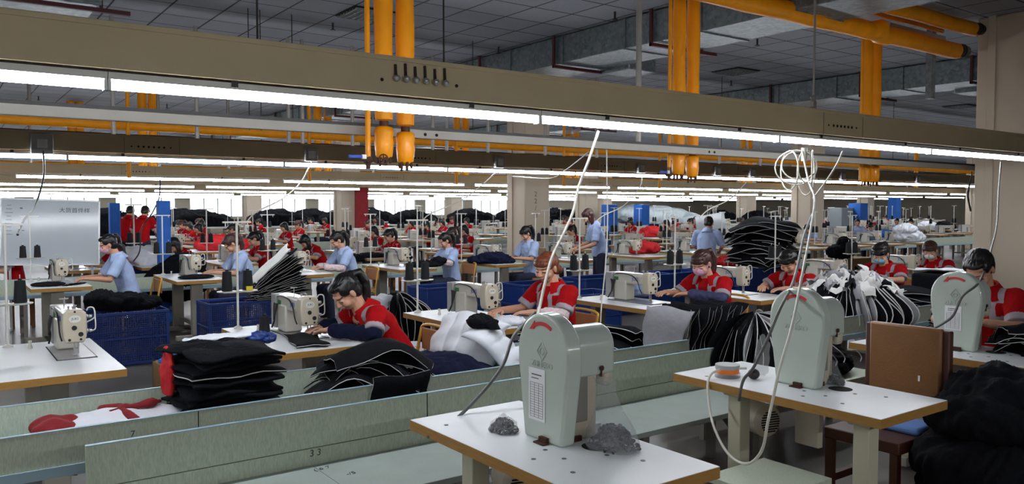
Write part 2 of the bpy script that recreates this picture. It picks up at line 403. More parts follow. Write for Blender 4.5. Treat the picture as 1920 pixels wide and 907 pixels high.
for r, (Y, xa, xb) in enumerate(rowsY):
    L = 2.29 if r < 2 else 4.58
    off = .61 if r == 0 else 1.15
    first = None; x = off - L * math.ceil((off - xa) / L); k = 0
    while x + L < xb:
        if r == 0:
            lb = None
            if .5 < x < .8: lb = 'glowing tube light under the nearest trunking, starting left of the six steel knobs'
            elif x < -.5: lb = 'glowing tube light at the far left of the nearest lamp row, cut off' if x > -2 else 'tube light of the nearest lamp row beyond the left edge'
            elif 2.8 < x < 3: lb = 'glowing tube light under the nearest trunking with the long white cable hanging at it'
            elif 5.1 < x < 5.3: lb = 'glowing tube light of the nearest row with the coiled white cable under it'
            elif 7.4 < x < 7.6: lb = 'glowing tube light of the nearest row in front of the big beige column'
            else: lb = 'tube light of the nearest lamp row beyond the right edge'
            g = None if 'beyond' not in lb and x > -2.5 else 'nearest lamp row outside the frame'
            if x > 8: x += L; continue
        else: lb = 'glowing tube light in the %s counted from the camera' % names[r]; g = 'tube lights of the ' + names[r]
        gap = .0 if r < 2 else (.28 if R.random() < .45 else 0)
        if first is None: first = tube_light(L - gap, lb, (x, Y, TZ), g)
        else: dup(first, (x, Y, TZ), 0, lb, g)
        x += L
    if r < 8:
        hl = {0: [5.85], 1: [-1, 1.82, 5.1, 8.6, 12, 16]}.get(r, [2.9, 8, 14])
        trunking(Y, xa - 1, xb, ['long beige cable trunking nearest the camera, across the whole picture', 'grey cable trunking of the second lamp row with white socket boxes', 'cable trunking of the third lamp row, above the whiteboard', 'cable trunking over the fourth lamp row', 'cable trunking over the fifth lamp row', 'cable trunking over the sixth lamp row', 'cable trunking over the seventh lamp row', 'cable trunking over the eighth lamp row'][r], hl, 2.222, .185 if r < 2 else .16)
for k, (px, py) in enumerate(((716, 149), (856, 161))):
    p = at_y(px, py, 3.678); tag(MB().cyl(p, p - Vector((0, .003, 0)), .009, n=12).build('screw_hole', 'dark hole'), 'small black screw hole %s of the six steel knobs' % ('left', 'right')[k], 'screw hole')
# silver air fittings with soot on the nearest trunking
for k in range(6):
    x = at_y(743 + k * 18.4, 156, 3.67)
    t = thing('air_fitting', 'round steel knob on the nearest trunking, %s of six' % ['leftmost', 'second from left', 'third from left', 'third from right', 'second from right', 'rightmost'][k], 'fitting', (x.x, 3.672, 2.325 - .0)); t.location.z = 2.315
    MB().lathe([(.004, -.0), (.013, .002), (.018, .012), (.014, .024), (.003, .03)], (0, .004, -.008), 14, 0, (0, -1, 0)).build('knob', 'steel', t, 60)
    MB().cyl((0, .007, .062 + .01 * (k % 2)), (0, .001, .0), .008, n=8).build('stem', 'soot', t)
# pale rail behind the nearest trunking
t = thing('hanging_rail', 'pale steel rail with dark top hanging between the first and second lamp rows', 'rail', (0, 5.35, 0))
MB().b2(-4, 20, -.03, .03, 2.17, 2.235).build('channel', 'rail paint', t, bevel=.004); MB().b2(-4, 20, -.04, .04, 2.235, 2.255).build('top_strip', 'dark steel', t)
b = MB()
for x in (3.05, 3.15, 6.3, 6.38): b.cyl((x, -.034, 2.20), (x, -.029, 2.20), .012, n=10)
b.build('bolt_hole', 'dark hole', t)
# hangers
def rod(px, Y, z0, z1, r, mt, label, nm='hanger_rod', cat='hanger rod', group=None):
    return tag(MB().cyl((col_x(px, Y), Y, z0), (col_x(px, Y), Y, z1), r, n=10).build(nm, mt), label, cat, group)
rod(1196, 5.42, 2.2, CH, .027, 'grey pipe', 'thick silver pipe dropping from the ceiling just left of the second pipe group')
for px, g in ((216, 0), (372, 0), (543, 0), (569, 0), (662, 0), (812, 0), (838, 0), (915, 0), (1022, 0), (1118, 0), (1348, 0), (1425, 0)):
    rod(px, 11.3, 2.3, CH, .028, 'grey pipe', 'grey steel post holding up the second lamp row', 'suspension_post', 'post', 'posts over the second lamp row')
for px in (60, 300, 430, 700, 960, 1240, 1500, 1700):
    rod(px, 16.4, 2.37, CH, .03, 'grey pipe', 'grey steel post holding up the third lamp row', 'suspension_post', 'post', 'posts over the third lamp row')
for px, lb in ((487, 'thin black rod left of the yellow pipes above the nearest trunking'), (833, 'thin black rod right of the steel knobs above the nearest trunking')):
    rod(px, 3.73, 2.4, CH, .005, 'dark steel', lb)
for px in (887, 1351, 1672, 470, 492, 551): rod(px, 9.9, 2.6, CH, .006, 'dark steel', 'thin black hanger rod between the first and second lamp rows', group='thin rods')
t = thing('hanger_rod', 'steel rod with a clamp holding the nearest trunking, above the coiled cable', 'hanger rod', (col_x(1522, 3.73), 3.73, 0))
MB().cyl((0, 0, 2.5), (0, 0, CH), .009).build('rod', 'grey pipe', t)
MB().lathe([(.008, 0), (.022, .01), (.016, .03), (.024, .045), (.008, .06)], (0, 0, 2.47)).box((0, 0, 2.45), (.04, .03, .06)).tube([(0, 0, 2.44), (-.09, 0, 2.405)], .009).build('clamp', 'grey pipe', t)
# socket boxes on the second trunking
for px, lb in ((81, 'open silver socket box on the second trunking at the left'), (583, 'white socket box on the second trunking left of the yellow pipes'), (935, 'white socket box on the second trunking in front of the pale column'), (1200, 'small white socket box on the second trunking under the silver pipe'), (1343, 'white socket box on the second trunking, left of a close pair'), (1408, 'round-faced white socket box on the second trunking, right of a close pair'), (1577, 'white socket box on the second trunking behind the coiled cable'), (1718, 'dusty clear socket box on the second trunking near the column')):
    x = col_x(px, 9.33); t = thing('socket_box', lb, 'socket box', (x, 9.33, 2.2)); k = 1.25 if px < 100 else 1
    MB().box((0, -.02, .085), (.16 * k, .06, .16 * k)).build('box', 'box grey', t, bevel=.012); MB().box((0, -.052, .085), (.09, .008, .09)).build('socket', 'lamp housing', t, bevel=.004)
# yellow wrapped steam pipes
def drop_pipe(px, Y, r, zb, label, ragged=True, group=None):
    t = thing('wrapped_steam_pipe', label, 'pipe', (col_x(px, Y), Y, 0), 0, group)
    z = zb + .28; prof = [(r * .5, z - .01), (r * .95, z)]; 
    while z < CH - .05: z += .13; prof.append((r * (1 + .05 * math.sin(z * 9 + px)), min(z, CH)))
    MB().lathe(prof, n=20).build('lagging', 'yellow wrap', t, 60)
    if ragged:
        MB().cyl((0, 0, zb + .2), (0, 0, zb + .3), r * .5).build('flange', 'rust steel', t)
        b = MB(); b.lathe([(r * .4, zb + .235), (r * .9, zb + .225), (r * 1.06, zb + .19), (r * .96, zb + .15), (r * 1.04, zb + .11), (r * .95, zb + .06), (r * .88, zb + .02), (r * .5, zb)], n=18)
        o = b.build('valve_wrap', 'yellow wrap', t, 60)
        b = MB(); 
        for k in range(7):
            a = k * .9; b.cyl((r * .6 * math.cos(a), r * .6 * math.sin(a), zb + .05), (r * .7 * math.cos(a), r * .7 * math.sin(a), zb - .03 - .01 * (k % 3)), .012, .008, 6)
        b.lathe([(.012, zb + .25), (r * .45, zb + .24), (r * .3, zb + .28)], n=8)
        b.build('valve_end', 'rust steel', t)
    return t
def valve(px, Y, z, label):
    t = thing('ball_valve', label, 'valve', (col_x(px, Y), Y, z))
    MB().cyl((0, 0, -.06), (0, 0, .07), .018).cyl((0, -.03, 0), (0, .03, 0), .024).build('body', 'rust steel', t)
    MB().box((-.11, -.03, .02), (.10, .012, .022)).build('handle', 'blue ink', t, bevel=.003); MB().box((-.045, -.03, .02), (.03, .016, .03)).build('tag', 'white thread', t)
drop_pipe(721, 5.15, .066, 1.99, 'thick yellow wrapped pipe, left of the front pair with a rusty valve end')
drop_pipe(761, 5.15, .066, 1.96, 'thick yellow wrapped pipe, right of the front pair left of centre')
rod(691, 5.15, 2.0, CH, .019, 'yellow wrap', 'thin yellow pipe beside the front pair left of centre', 'thin_yellow_pipe', 'pipe'); valve(691, 5.15, 1.98, 'small ball valve with a blue handle at the foot of the thin yellow pipe')
t = thing('gate_valve', 'rusty round handwheel valve under the left front yellow pipe', 'valve', (col_x(716, 5.05), 5.05, 1.98))
MB().tube([(.0 + .035 * math.cos(a), -.03, .035 * math.sin(a)) for a in [k * PI / 8 for k in range(16)]], .005, 6, closed=True).box((0, -.03, 0), (.07, .005, .006)).box((0, -.03, 0), (.006, .005, .07)).build('handwheel', 'rust steel', t); MB().cyl((0, -.03, 0), (.035, .06, 0), .01).build('stem', 'rust steel', t)
drop_pipe(1271, 5.6, .066, 1.97, 'yellow wrapped pipe, left of the pair right of centre')
drop_pipe(1297, 5.6, .066, 1.95, 'yellow wrapped pipe, right of the pair right of centre')
rod(1254, 5.6, 2.0, CH, .018, 'yellow wrap', 'thin yellow pipe beside the pair right of centre', 'thin_yellow_pipe', 'pipe'); valve(1254, 5.6, 1.98, 'small ball valve with a blue handle under the right centre yellow pipes')
drop_pipe(1622, 5.9, .068, 1.98, 'yellow wrapped pipe, left of the right-hand pair by the column')
drop_pipe(1638, 5.9, .068, 1.98, 'yellow wrapped pipe, right of the right-hand pair by the column')
rod(1612, 5.8, 2.0, CH, .02, 'yellow wrap', 'thin yellow pipe beside the right-hand pair by the column', 'thin_yellow_pipe', 'pipe')
for px in (270, 290, 137, 153, 597, 616, 857, 873, 1066, 1080, 1392, 1405, 1716):
    drop_pipe(px, 17.2 if px not in (137, 153) else 21, .085, 2.05, 'yellow wrapped pipe dropping between the third and fourth lamp rows', False, 'distant yellow drop pipes')
for px in (243, 581, 856, 1057, 1236): rod(px, 13.5, 2.1, CH, .03, 'yellow wrap', 'slim yellow pipe dropping over the third lamp row', 'thin_yellow_pipe', 'pipe', 'distant thin yellow pipes')
def hpipe(Y, z, x0, x1, r, label, mt='yellow wrap'):
    b = MB(); n = int((x1 - x0) / .35); pts = [(x0 + (x1 - x0) * i / n, Y, z + .004 * math.sin(i * 1.7)) for i in range(n + 1)]
    return tag(b.tube(pts, [r * (1 + .025 * math.sin(i * 2.3)) for i in range(n + 1)], 16).build('horizontal_steam_pipe', mt, angle=60), label, 'pipe')
hpipe(5.1, 3.68, 5.5, 10.9, .1, 'thick yellow pipe running level below the ceiling to the big column, lower of two')
hpipe(4.9, 3.93, 6.5, 10.95, .085, 'thick yellow pipe running level below the ceiling to the big column, upper of two')
hpipe(5.3, 3.98, 6, 10.9, .028, 'slim yellow pipe running above the two thick level ones')
tag(MB().tube([(8.8, 5.1, 3.68), (8.92, 5.05, 3.70), (9.05, 5.12, 3.68), (9.2, 5.1, 3.66)], [.104, .115, .118, .104], 14).build('burst_lagging', 'yellow wrap'), 'torn bulge of yellow lagging on the lower level pipe', 'pipe wrap')
hpipe(13.9, 2.95, -5, 40, .085, 'long level yellow pipe across the hall behind the second lamp row')
hpipe(13.9, 2.78, -5, 40, .03, 'slim dark pipe under the long level yellow pipe', 'rust steel')
hpipe(20.8, 2.95, -4, 44, .085, 'long level yellow pipe across the hall behind the third lamp row')
hpipe(27.0, 2.9, -4, 50, .08, 'long level yellow pipe across the hall behind the fourth lamp row')
for Y, z, r_, lb in ((5.1, 3.68, .08, 'lower'), (4.9, 3.93, .068, 'upper')):
    tag(MB().cyl((10.85, Y - .04, z), (11.02, Y - .04, z), r_).lathe([(r_ * .6, 0), (r_ * 1.15, .0), (r_ * 1.15, .02), (r_ * .6, .02)], (10.9, Y - .04, z), 18, 0, (1, 0, 0)).build('pipe_flange', 'dark steel'), 'dark flange where the %s thick level yellow pipe meets the big column' % lb, 'pipe flange')
# ducts
def duct(x, w_, label, ya, yb, zb=3.68):
    t = thing('air_duct', label, 'duct', (x, 0, 0))
    b = MB(); b.b2(0, w_, ya, yb, zb, CH - .02); b.build('sheet', 'galvanised', t, bevel=.01)
    y = ya
    while y < yb: MB().b2(-.015, w_ + .015, y, y + .03, zb - .015, CH - .02).build('flange', 'galvanised', t); y += 1.25
    y = ya + .7
    while y < yb:
        b = MB(); b.b2(-.05, -.02, y, y + .04, zb - .05, CH); b.b2(w_ + .02, w_ + .05, y, y + .04, zb - .05, CH); b.b2(-.05, w_ + .3, y - .02, y + .03, zb - .055, zb - .015)
        b.build('hanger', 'maroon angle', t); y += 1.9
duct(7.25, .85, 'galvanised air duct slanting down to the left at top centre on maroon hangers', 2.5, 30)
duct(13.6, .85, 'galvanised air duct at upper right below the level yellow pipes', 3.5, 30)
duct(.45, .95, 'short shiny duct underside at the top left corner', 2.6, 9.6, 3.66)
for x, y, lb in ((8.09, 8.3, 'shiny duct outlet box beside the centre duct'), (14.44, 6.2, 'shiny duct outlet box beside the right duct')):
    tag(MB().b2(x, x + .55, y, y + .6, 3.62, 3.9).build('duct_outlet', 'galvanised', bevel=.02), lb, 'duct outlet')
hb = MB(); hb.b2(9.6, 11, 5.3, 5.36, 3.84, 3.92)
tag(hb.build('cable_ladder', 'grey pipe'), 'grey steel bracket bar running into the column top', 'bracket')
tag(MB().b2(col_x(1742, 5.4) - .05, col_x(1742, 5.4) + .05, 5.38, 5.46, 3.1, 4.06).build('plastic_wrapped_bracket', 'galvanised'), 'upright steel bracket wrapped in film left of the column', 'bracket')
for px, py, lb in ((622, 11, 'louvred ceiling diffuser at the top left of centre'), (1363, 127, 'louvred ceiling diffuser between the duct hangers'), (1810, 194, 'louvred ceiling diffuser near the column')):
    p = at_z(px, py, CH); x = round(p.x / .6) * .6; y = round(p.y / .6) * .6
    t = thing('ceiling_diffuser', lb, 'air diffuser', (x, y, CH))
    MB().b2(0, .6, 0, .6, -.012, -.004).build('backing', 'dark hole', t)
    b = MB()
    for k in range(7): b.box((.04 + k * .087, .3, -.02), (.012, .56, .03), Matrix.Rotation(.6, 3, 'Y')); b.box((.3, .04 + k * .087, -.02), (.56, .012, .03), Matrix.Rotation(.6, 3, 'X'))
    b.build('louvres', 'diffuser steel', t)
for px, py in ((624, 43), (72, 180), (50, 220), (313, 195), (518, 211), (1153, 22), (1420, 73), (1371, 151), (935, 88)):
    p = at_z(px, py, CH); tag(MB().cyl((p.x, p.y, CH), (p.x, p.y, CH - .09), .014, n=8).cyl((p.x, p.y, CH - .09), (p.x, p.y, CH - .1), .035, n=10).build('sprinkler_head', 'dark steel'), 'small dark sprinkler head on the ceiling tiles', 'sprinkler', 'ceiling sprinklers')
# ---------------------------------------------------------------- furniture builders
TH = .76
def sewing_table(label, loc, w_=.6, L=1.25, group=None, near=False, rnd=.0, feet=True, name='sewing_table'):
    t = thing(name, label, 'table', loc, 0, group)
    b = MB(); b.b2(0, w_, 0, L, TH - .042, TH - .002, 1); b.b2(.0015, w_ - .0015, .0015, L - .0015, TH - .003, TH, 0)
    b.build('tabletop', ['white laminate', 'beech edge'], t)
    for y in ((.08, .76) if name == 'machine_table' else (.12, L - .2)):
        for x in ((.05,) if name == 'machine_table' else (.2,)):
            g = MB(); g.b2(x, x + (.08 if name == 'machine_table' else .13), y, y + .075, .08, TH - .042); g.b2(x - .02, x + .3, y - .015, y + .09, TH - .06, TH - .042); g.build('leg', 'leg cream' if name == 'machine_table' else 'leg steel paint', t, bevel=.004 if near else 0)
        MB().b2(.02, w_ - .02, y + .01, y + .08, .02, .08).build('foot_bar', 'leg steel paint', t, bevel=.006 if near else 0)
    MB().b2(w_ * .45, w_ * .45 + .04, .2, L - .15, .16, .2).build('stretcher', 'leg steel paint', t)
    MB().box((w_ * .5, L * .5, .1), (.22, .3, .02), Matrix.Rotation(.2, 3, 'Y')).build('treadle', 'dark steel', t)
    return t
def motor(parent, x, y, z):
    o = MB().lathe([(.02, 0), (.07, .004), (.084, .02), (.086, .15), (.056, .17), (.02, .175)], (x, y, z), 24, 0, (-.25, -1, 0)).build('motor', 'machine cream', parent, bevel=0)
    o.location = (0, 0, 0)
    b = MB(); d = Vector((-.25, -1, 0)).normalized(); a = Vector((0, 0, 1)).cross(d).normalized()
    c = Vector((x, y, z)) + d * .176
    for k in range(-4, 5):
        h = math.sqrt(max(0, .06 ** 2 - (k * .0125) ** 2)); p = c + Vector((0, 0, k * .0125)); b.box(p, (h * 1.9, .004, .006), Matrix(((a.x, d.x, 0), (a.y, d.y, 0), (0, 0, 1))))
    b.build('motor_vent', 'dark hole', parent)
def sewing_head(label, loc, detail=2, group=None):
    t = thing('sewing_machine', label, 'sewing machine', loc, 0, group)
    b = MB(); b.b2(-.1, .1, -.12, .44, .001, .006); b.build('bed_plate', 'machine cream' if detail < 2 else 'steel', t)
    if detail > 1: MB().b2(-.106, .106, -.126, .446, .0006, .003).build('bed_gap', 'dark hole', t)
    # body: pillar and arm
    b = MB(); b.b2(-.065, .06, .24, .40, .005, .2); b.build('pillar', 'cream paint', t, bevel=.014, seg=3)
    b = MB(); b.b2(-.058, .056, .0, .415, .165, .268); b.build('arm', 'cream paint', t, bevel=.02, seg=3)
    b = MB(); prof = [(-.05, .085), (.05, .085), (.062, .12), (.066, .2), (.06, .262), (.04, .282), (-.04, .282), (-.06, .262), (-.066, .2), (-.062, .12)]
    b.prism(prof, lambda u, v, s: Vector((u, s, v)), -.055, .03); b.build('face_plate', 'machine cream', t, bevel=.01, seg=3)
    b = MB(); b.cyl((0, -.01, .09), (0, -.01, .02), .005).cyl((0, -.01, .02), (0, -.01, .006), .0015).cyl((.02, -.01, .09), (.02, -.01, .02), .004).box((.0, -.02, .013), (.02, .035, .006)).box((.012, -.01, .03), (.02, .012, .03)); b.build('needle_bar', 'steel', t)
    b = MB(); b.b2(-.07, .065, .425, .515, .02, .262); b.build('control_box', 'box grey', t, bevel=.006)
    b = MB(); b.lathe([(.02, 0), (.045, .0), (.048, .012), (.045, .022), (.015, .026)], (0, .515, .21), 18, 0, (0, 1, 0)); b.build('handwheel', 'black plastic', t)
    for (u, v, r) in ((0, .27, .006), (-.004, .175, .014), (.03, .135, .014), (-.03, .105, .008), (.03, .105, .007)): MB().cyl((u, -.0545, v), (u, -.0585, v), r, n=14).build('screw_cap', 'black plastic', t)
    b = MB(); b.tube([(.066, -.02, .20), (.10, -.03, .22), (.11, -.035, .24), (.105, -.035, .28), (.09, -.03, .29), (.075, -.02, .285), (.07, -.01, .27)], .0042, 8, 0, 4); b.tube([(.11, -.035, .24), (.112, -.037, .17), (.1, -.03, .15), (.066, -.02, .15)], .004, 8, 0, 3); b.build('thread_guard', 'lamp housing', t, 60)
    if detail == 0: return cache(t)
    b = MB()
    for p in ((.062, -.02, .235), (.062, -.02, .15)): b.lathe([(.005, 0), (.014, .004), (.014, .008), (.008, .012), (.012, .02), (.01, .032), (.002, .034)], p, 14, 0, (1, 0, 0))
    for (u, v) in ((-.02, .05), (.02, .09), (0, .02)): b.cyl((u, v, .268), (u, v, .29), .006, n=10); b.ell((u, v, .292), (.009, .009, .005))
    b.cyl((-.03, .16, .268), (-.03, .16, .33), .003, n=8); b.box((-.03, .16, .33), (.05, .006, .008)); b.build('tension_knob', 'steel', t)
    MB().b2(-.062, -.056, .345, .40, .175, .225).build('display_panel', 'green led', t)
    b = MB(); b.tube([(-.07, .38, .25), (-.075, .3, .262), (-.07, .16, .25), (-.07, .08, .2), (-.068, .05, .13), (-.06, .03, .09)], .005, 6, 0, 4)
    for k in range(4): b.tube([(-.075, .43 - .02 * k, .2), (-.09, .40, .15 - .02 * k), (-.08, .42, .08), (-.085, .46, .02)], .006, 6, 0, 4)
    b.build('hose', 'dark steel', t, 60)
    b = MB(); b.prism([(.034 * math.cos(a) * (1 if abs(math.cos(a)) < .8 else .95), .022 * math.sin(a)) for a in [2 * PI * k / 20 for k in range(20)]], lambda u, v, s: Vector((u, s, .228 + v)), -.0585, -.0555); b.build('badge', 'lamp housing', t)
    text('badge_lettering', 'JUKI', .02, basis((1, 0, 0), (0, 0, 1), (0, -.0595, .229)), 'ink', t, .0003)
    text('arm_lettering', 'JUKI', .045, basis((0, -1, 0), (0, 0, 1), (-.059, .12, .215)), 'blue ink', t, .0004)
    b = MB(); b.lathe([(.012, 0), (.014, .01), (.008, .03), (.012, .05), (.004, .052)], (-.19, .44, 0), 12); b.build('oil_pin', 'cream paint', t)
    return cache(t)
def cone(mb, c, h=.14, mi=0): mb.lathe([(.037, 0), (.039, .004), (.031, h), (.012, h + .003), (.012, h + .014), (.003, h + .015)], c, 14, mi)
def thread_stand(label, loc, rz=0, group=None, cones=2, h=.78, thread='black thread', tip=None):
    t = thing('thread_stand', label, 'thread stand', loc, rz, group)
    MB().cyl((0, 0, 0), (0, 0, h), .0085).lathe([(.03, 0), (.03, .01), (.012, .02)], n=14).build('pole', 'lamp housing', t)
    MB().box((0, -.0, h), (.2, .02, .012)).cyl((-.08, 0, h), (-.08, 0, h - .03), .004).cyl((.08, 0, h), (.08, 0, h - .03), .004).build('guide_arm', 'lamp housing', t)
    b = MB(); xs = (-.075, .075)[:2]
    for x in xs: b.lathe([(.01, .27), (.07, .272), (.072, .278), (.01, .28)], (x, 0, 0), 20); b.cyl((x, 0, .27), (x, 0, .46), .003, n=6)
    b.box((0, 0, .268), (.2, .02, .01)); b.build('tray', 'lamp housing', t)
    for x in xs[:cones]:
        b = MB(); cone(b, (x, 0, .281), mi=0); b.build('thread_cone', thread, t)
    if tip: MB().box((xs[1], -.03, .295), (.045, .03, .03)).build('thread_label', tip, t)
    return cache(t)
def crate(label, loc, sx=.75, sy=.52, sz=.54, group=None, rz=0, solid=False):
    t = thing('plastic_crate', label, 'crate', loc, rz, group); b = MB(); f = .035
    for x in (-1, 1):
        for y in (-1, 1): b.box((x * (sx / 2 - f / 2), y * (sy / 2 - f / 2), sz / 2), (f, f, sz))
    for z in (f / 2, sz * .5, sz - f / 2):
        for y in (-1, 1): b.box((0, y * (sy / 2 - .008), z), (sx, .02, f if z != sz * .5 else .018))
        for x in (-1, 1): b.box((x * (sx / 2 - .008), 0, z), (.02, sy, f if z != sz * .5 else .018))
    b.box((0, 0, .01), (sx, sy, .02)); b.build('frame', 'blue plastic', t, bevel=.006)
    for k, (w2, h2, M) in enumerate(((sx, sz, lambda u, v: (u, -sy / 2 + .012, v)), (sx, sz, lambda u, v: (u, sy / 2 - .012, v)), (sy, sz, lambda u, v: (-sx / 2 + .012, u, v)), (sy, sz, lambda u, v: (sx / 2 - .012, u, v)))):
        me = bpy.data.meshes.new('lattice_panel'); me.from_pydata([M(-w2 / 2 + .02, .03), M(w2 / 2 - .02, .03), M(w2 / 2 - .02, h2 - .03), M(-w2 / 2 + .02, h2 - .03)], [], [(0, 1, 2, 3)])
        uv = me.uv_layers.new(); 
        for i, q in enumerate(((0, 0), (w2 - .04, 0), (w2 - .04, h2 - .06), (0, h2 - .06))): uv.data[i].uv = q
        me.materials.append(MT['blue plastic' if solid else 'blue lattice']); o = bpy.data.objects.new('lattice_panel', me); COL.objects.link(o); o.parent = t
        sm = o.modifiers.new('th', 'SOLIDIFY'); sm.thickness = .004
    return cache(t)
def tube_chair(label, loc, rz=0, group=None, seat_mat='chair wood'):
    t = thing('metal_frame_chair', label, 'chair', loc, rz, group)
    # backrest at +x side (sitter faces -x)
    MB().tube([(.2, -.2, 0), (.2, -.2, .45), (.24, -.2, .7), (.26, -.16, .78), (.26, .16, .78), (.24, .2, .7), (.2, .2, .45), (.2, .2, 0)], .012, 8, 0, 5).build('back_frame', 'yellow tube', t, 60)
    MB().tube([(-.18, -.2, 0), (-.18, -.2, .43), (-.16, -.2, .45), (.2, -.2, .45)], .011, 8, 0, 3).build('leg', 'yellow tube', t, 60)
    MB().tube([(-.18, .2, 0), (-.18, .2, .43), (-.16, .2, .45), (.2, .2, .45)], .011, 8, 0, 3).build('leg', 'yellow tube', t, 60)
    MB().b2(-.2, .2, -.21, .21, .455, .485).build('seat', seat_mat, t, bevel=.01); MB().b2(.245, .262, -.19, .19, .6, .76).build('backrest', seat_mat, t, bevel=.006)
    return cache(t)
def button_machine(label, loc, detail=True, mark=True):
    t = thing('button_machine', label, 'button machine', loc)
    pr = [(-.112, 0), (.112, 0)] + [(.112 + .043 * k / 4, .30 * k / 4) for k in range(1, 5)] + [(.155 * math.cos(a), .335 + .155 * math.sin(a)) for a in [PI * k / 24 for k in range(25)]] + [(-.155 + .043 * k / 4, .30 - .30 * k / 4) for k in range(0, 4)]
    MB().prism(pr, lambda u, v, s: Vector((s, u, v)), 0, .07).build('arch_cover', 'machine green white', t, bevel=.012, seg=4)
    MB().b2(.066, .215, -.07, .07, 0, .30).build('column_body', 'machine cream', t, bevel=.008)
    MB().b2(.09, .165, -.076, -.068, .07, .27).build('side_pocket', 'grey steel paint', t, bevel=.004)
    a = [(-.085, .24), (.085, .24)] + [(.085 * math.cos(q), .345 + .085 * math.sin(q)) for q in [PI * k / 16 for k in range(17)]]
    MB().prism(a, lambda u, v, s: Vector((s, u, v)), .06, .30).build('arm', 'machine green white', t, bevel=.016, seg=4)
    MB().b2(.245, .30, -.08, .08, .19, .3).build('arm_nose', 'machine cream', t, bevel=.02, seg=3)
    b = MB(); b.cyl((.23, 0, .25), (.23, 0, .06), .012).cyl((.23, 0, .06), (.23, 0, .03), .02).box((.22, 0, .02), (.09, .08, .035)); b.build('press_bar', 'steel', t)
    b = MB()
    for p in ((.10, -.09, .255), (.22, -.09, .27)): b.lathe([(.01, 0), (.011, .005), (.004, .008)], p, 10, 0, (0, -1, 0))
    b.cyl((.225, -.082, .235), (.225, -.082, .27), .006); b.build('screw', 'rust steel', t)
    b = MB(); b.box((-.008, -.02, .012), (.014, .045, .022)).box((-.02, -.02, .003), (.03, .06, .006)).box((.11, -.075, .01), (.04, .014, .02)); b.build('hinge', 'rust steel', t)
    # red turning arrow
    b = MB(); pts = []
    A = [math.radians(q) for q in range(62, 124, 6)]; r0, r1 = .098, .112; cy = .345
    for q in A: pts.append((r1 * math.cos(q), cy + r1 * math.sin(q)))
    for q in reversed(A): pts.append((r0 * math.cos(q), cy + r0 * math.sin(q)))
    b.loft([[Vector((-.003, u, v)) for u, v in pts[:len(A)]], [Vector((-.003, u, v)) for u, v in reversed(pts[len(A):])]], 0, False)
    qe = A[0]; c = ((r0 + r1) / 2 * math.cos(qe), cy + (r0 + r1) / 2 * math.sin(qe)); b2_ = MB()
    b2_.prism([(c[0] - .006, c[1] + .020), (c[0] - .004, c[1] - .012), (c[0] + .026, c[1] - .016)], lambda u, v, s: Vector((s, u, v)), -.0035, -.0005)
    mb = MB(); n = len(A)
    up = [Vector((-.003, u, v)) for u, v in pts[:n]]; lo = [Vector((-.003, u, v)) for u, v in reversed(pts[n:])]; dp = Vector((.0025, 0, 0))
    mb.loft([[up[i], lo[i], lo[i] + dp, up[i] + dp] for i in range(n)]); mb.add(b2_.v, b2_.f)
    mb.build('rotation_arrow', 'arrow red', t)
    # embossed diamond and lettering
    b = MB()
    D = [(0, .048), (.036, 0), (0, -.048), (-.036, 0)]
    b.tube([(-.001, u * .8, .345 + v * .75) for u, v in D], .0026, 6, closed=True); b.tube([(-.001, .012 * math.cos(q), .345 + .012 * math.sin(q)) for q in [PI * k / 6 for k in range(12)]], .0024, 6, closed=True)
    b.build('embossed_emblem', 'machine green white', t, 60)
    text('embossed_lettering', 'ZUHEKO', .032, basis((0, -1, 0), (0, 0, 1), (-.0008, 0, .293)), 'machine green white', t, .0018)
    return t
def sheet(parent, c, w_, h_, rows=14):
    o = MB().box(c, (.0012, w_, h_)).build('inspection_sheet', 'paper', parent)
    b = MB(); x = c[0] - .0012
    for k in range(rows + 1): b.box((x, c[1], c[2] + h_ * .22 - k * h_ * .66 / rows), (.0006, w_ * .78, .0009))
    for k in range(4): b.box((x, c[1] + w_ * (.39 - .26 * k), c[2] - h_ * .11), (.0006, .0009, h_ * .66))
    b.box((x, c[1], c[2] + h_ * .38), (.0006, w_ * .6, .004)); b.box((x, c[1] + .01, c[2] + h_ * .31), (.0006, w_ * .45, .003)); b.build('printed_grid', 'ink', o); return o
def button_bag(label, loc, s=1, lean=0, loose_top=True, fill='button grey'):
    t = thing('bag_of_buttons', label, 'bag', loc)
    rr = random.Random(int(s * 100) + 3); b = MB()
    n = int(420 * min(1, s))
    for k in range(n):
        a = rr.random() * 2 * PI; q = math.sqrt(rr.random()); z = rr.random() ** 1.3 * .062 * s
        rad = .092 * s * q * (1 - z / (.1 * s)); nrm = Vector((rr.gauss(0, .8), rr.gauss(0, .8), rr.gauss(0, 1))).normalized(); c = Vector((rad * math.cos(a) * .9, rad * math.sin(a) * 1.15, .008 + z)); b.cyl(c, c + nrm * .0032, .0088, n=10, mi=rr.choice((0, 0, 1, 1, 2)))
    o = b.build('buttons', [fill, 'button dark' if fill != 'paper' else fill, 'button light' if fill != 'paper' else fill], t); o['kind'] = 'stuff'
    rings = []
    prof = [(.09, .001), (.1, .014), (.088, .05), (.066, .085), (.056, .13), (.048, .17), (.04, .2), (.05, .235)] if loose_top else [(.09, .001), (.1, .014), (.085, .05), (.05, .08), (.02, .105), (.006, .115)]
    for (r, z) in prof:
        rings.append([Vector((s * (r * math.cos(q) * (.55 if z > .1 else .92) * (1 + .12 * math.sin(3 * q + z * 40) + .06 * math.sin(7 * q + z * 60))), s * (r * math.sin(q) * 1.12 * (1 + .10 * math.sin(2 * q - z * 30))) + lean * z * s, z * s)) for q in [2 * PI * k / 36 for k in range(36)]])
    bb = MB(); bb.loft(rings, 0, False); bb.build('clear_film', 'polythene', t, 80)
    return t
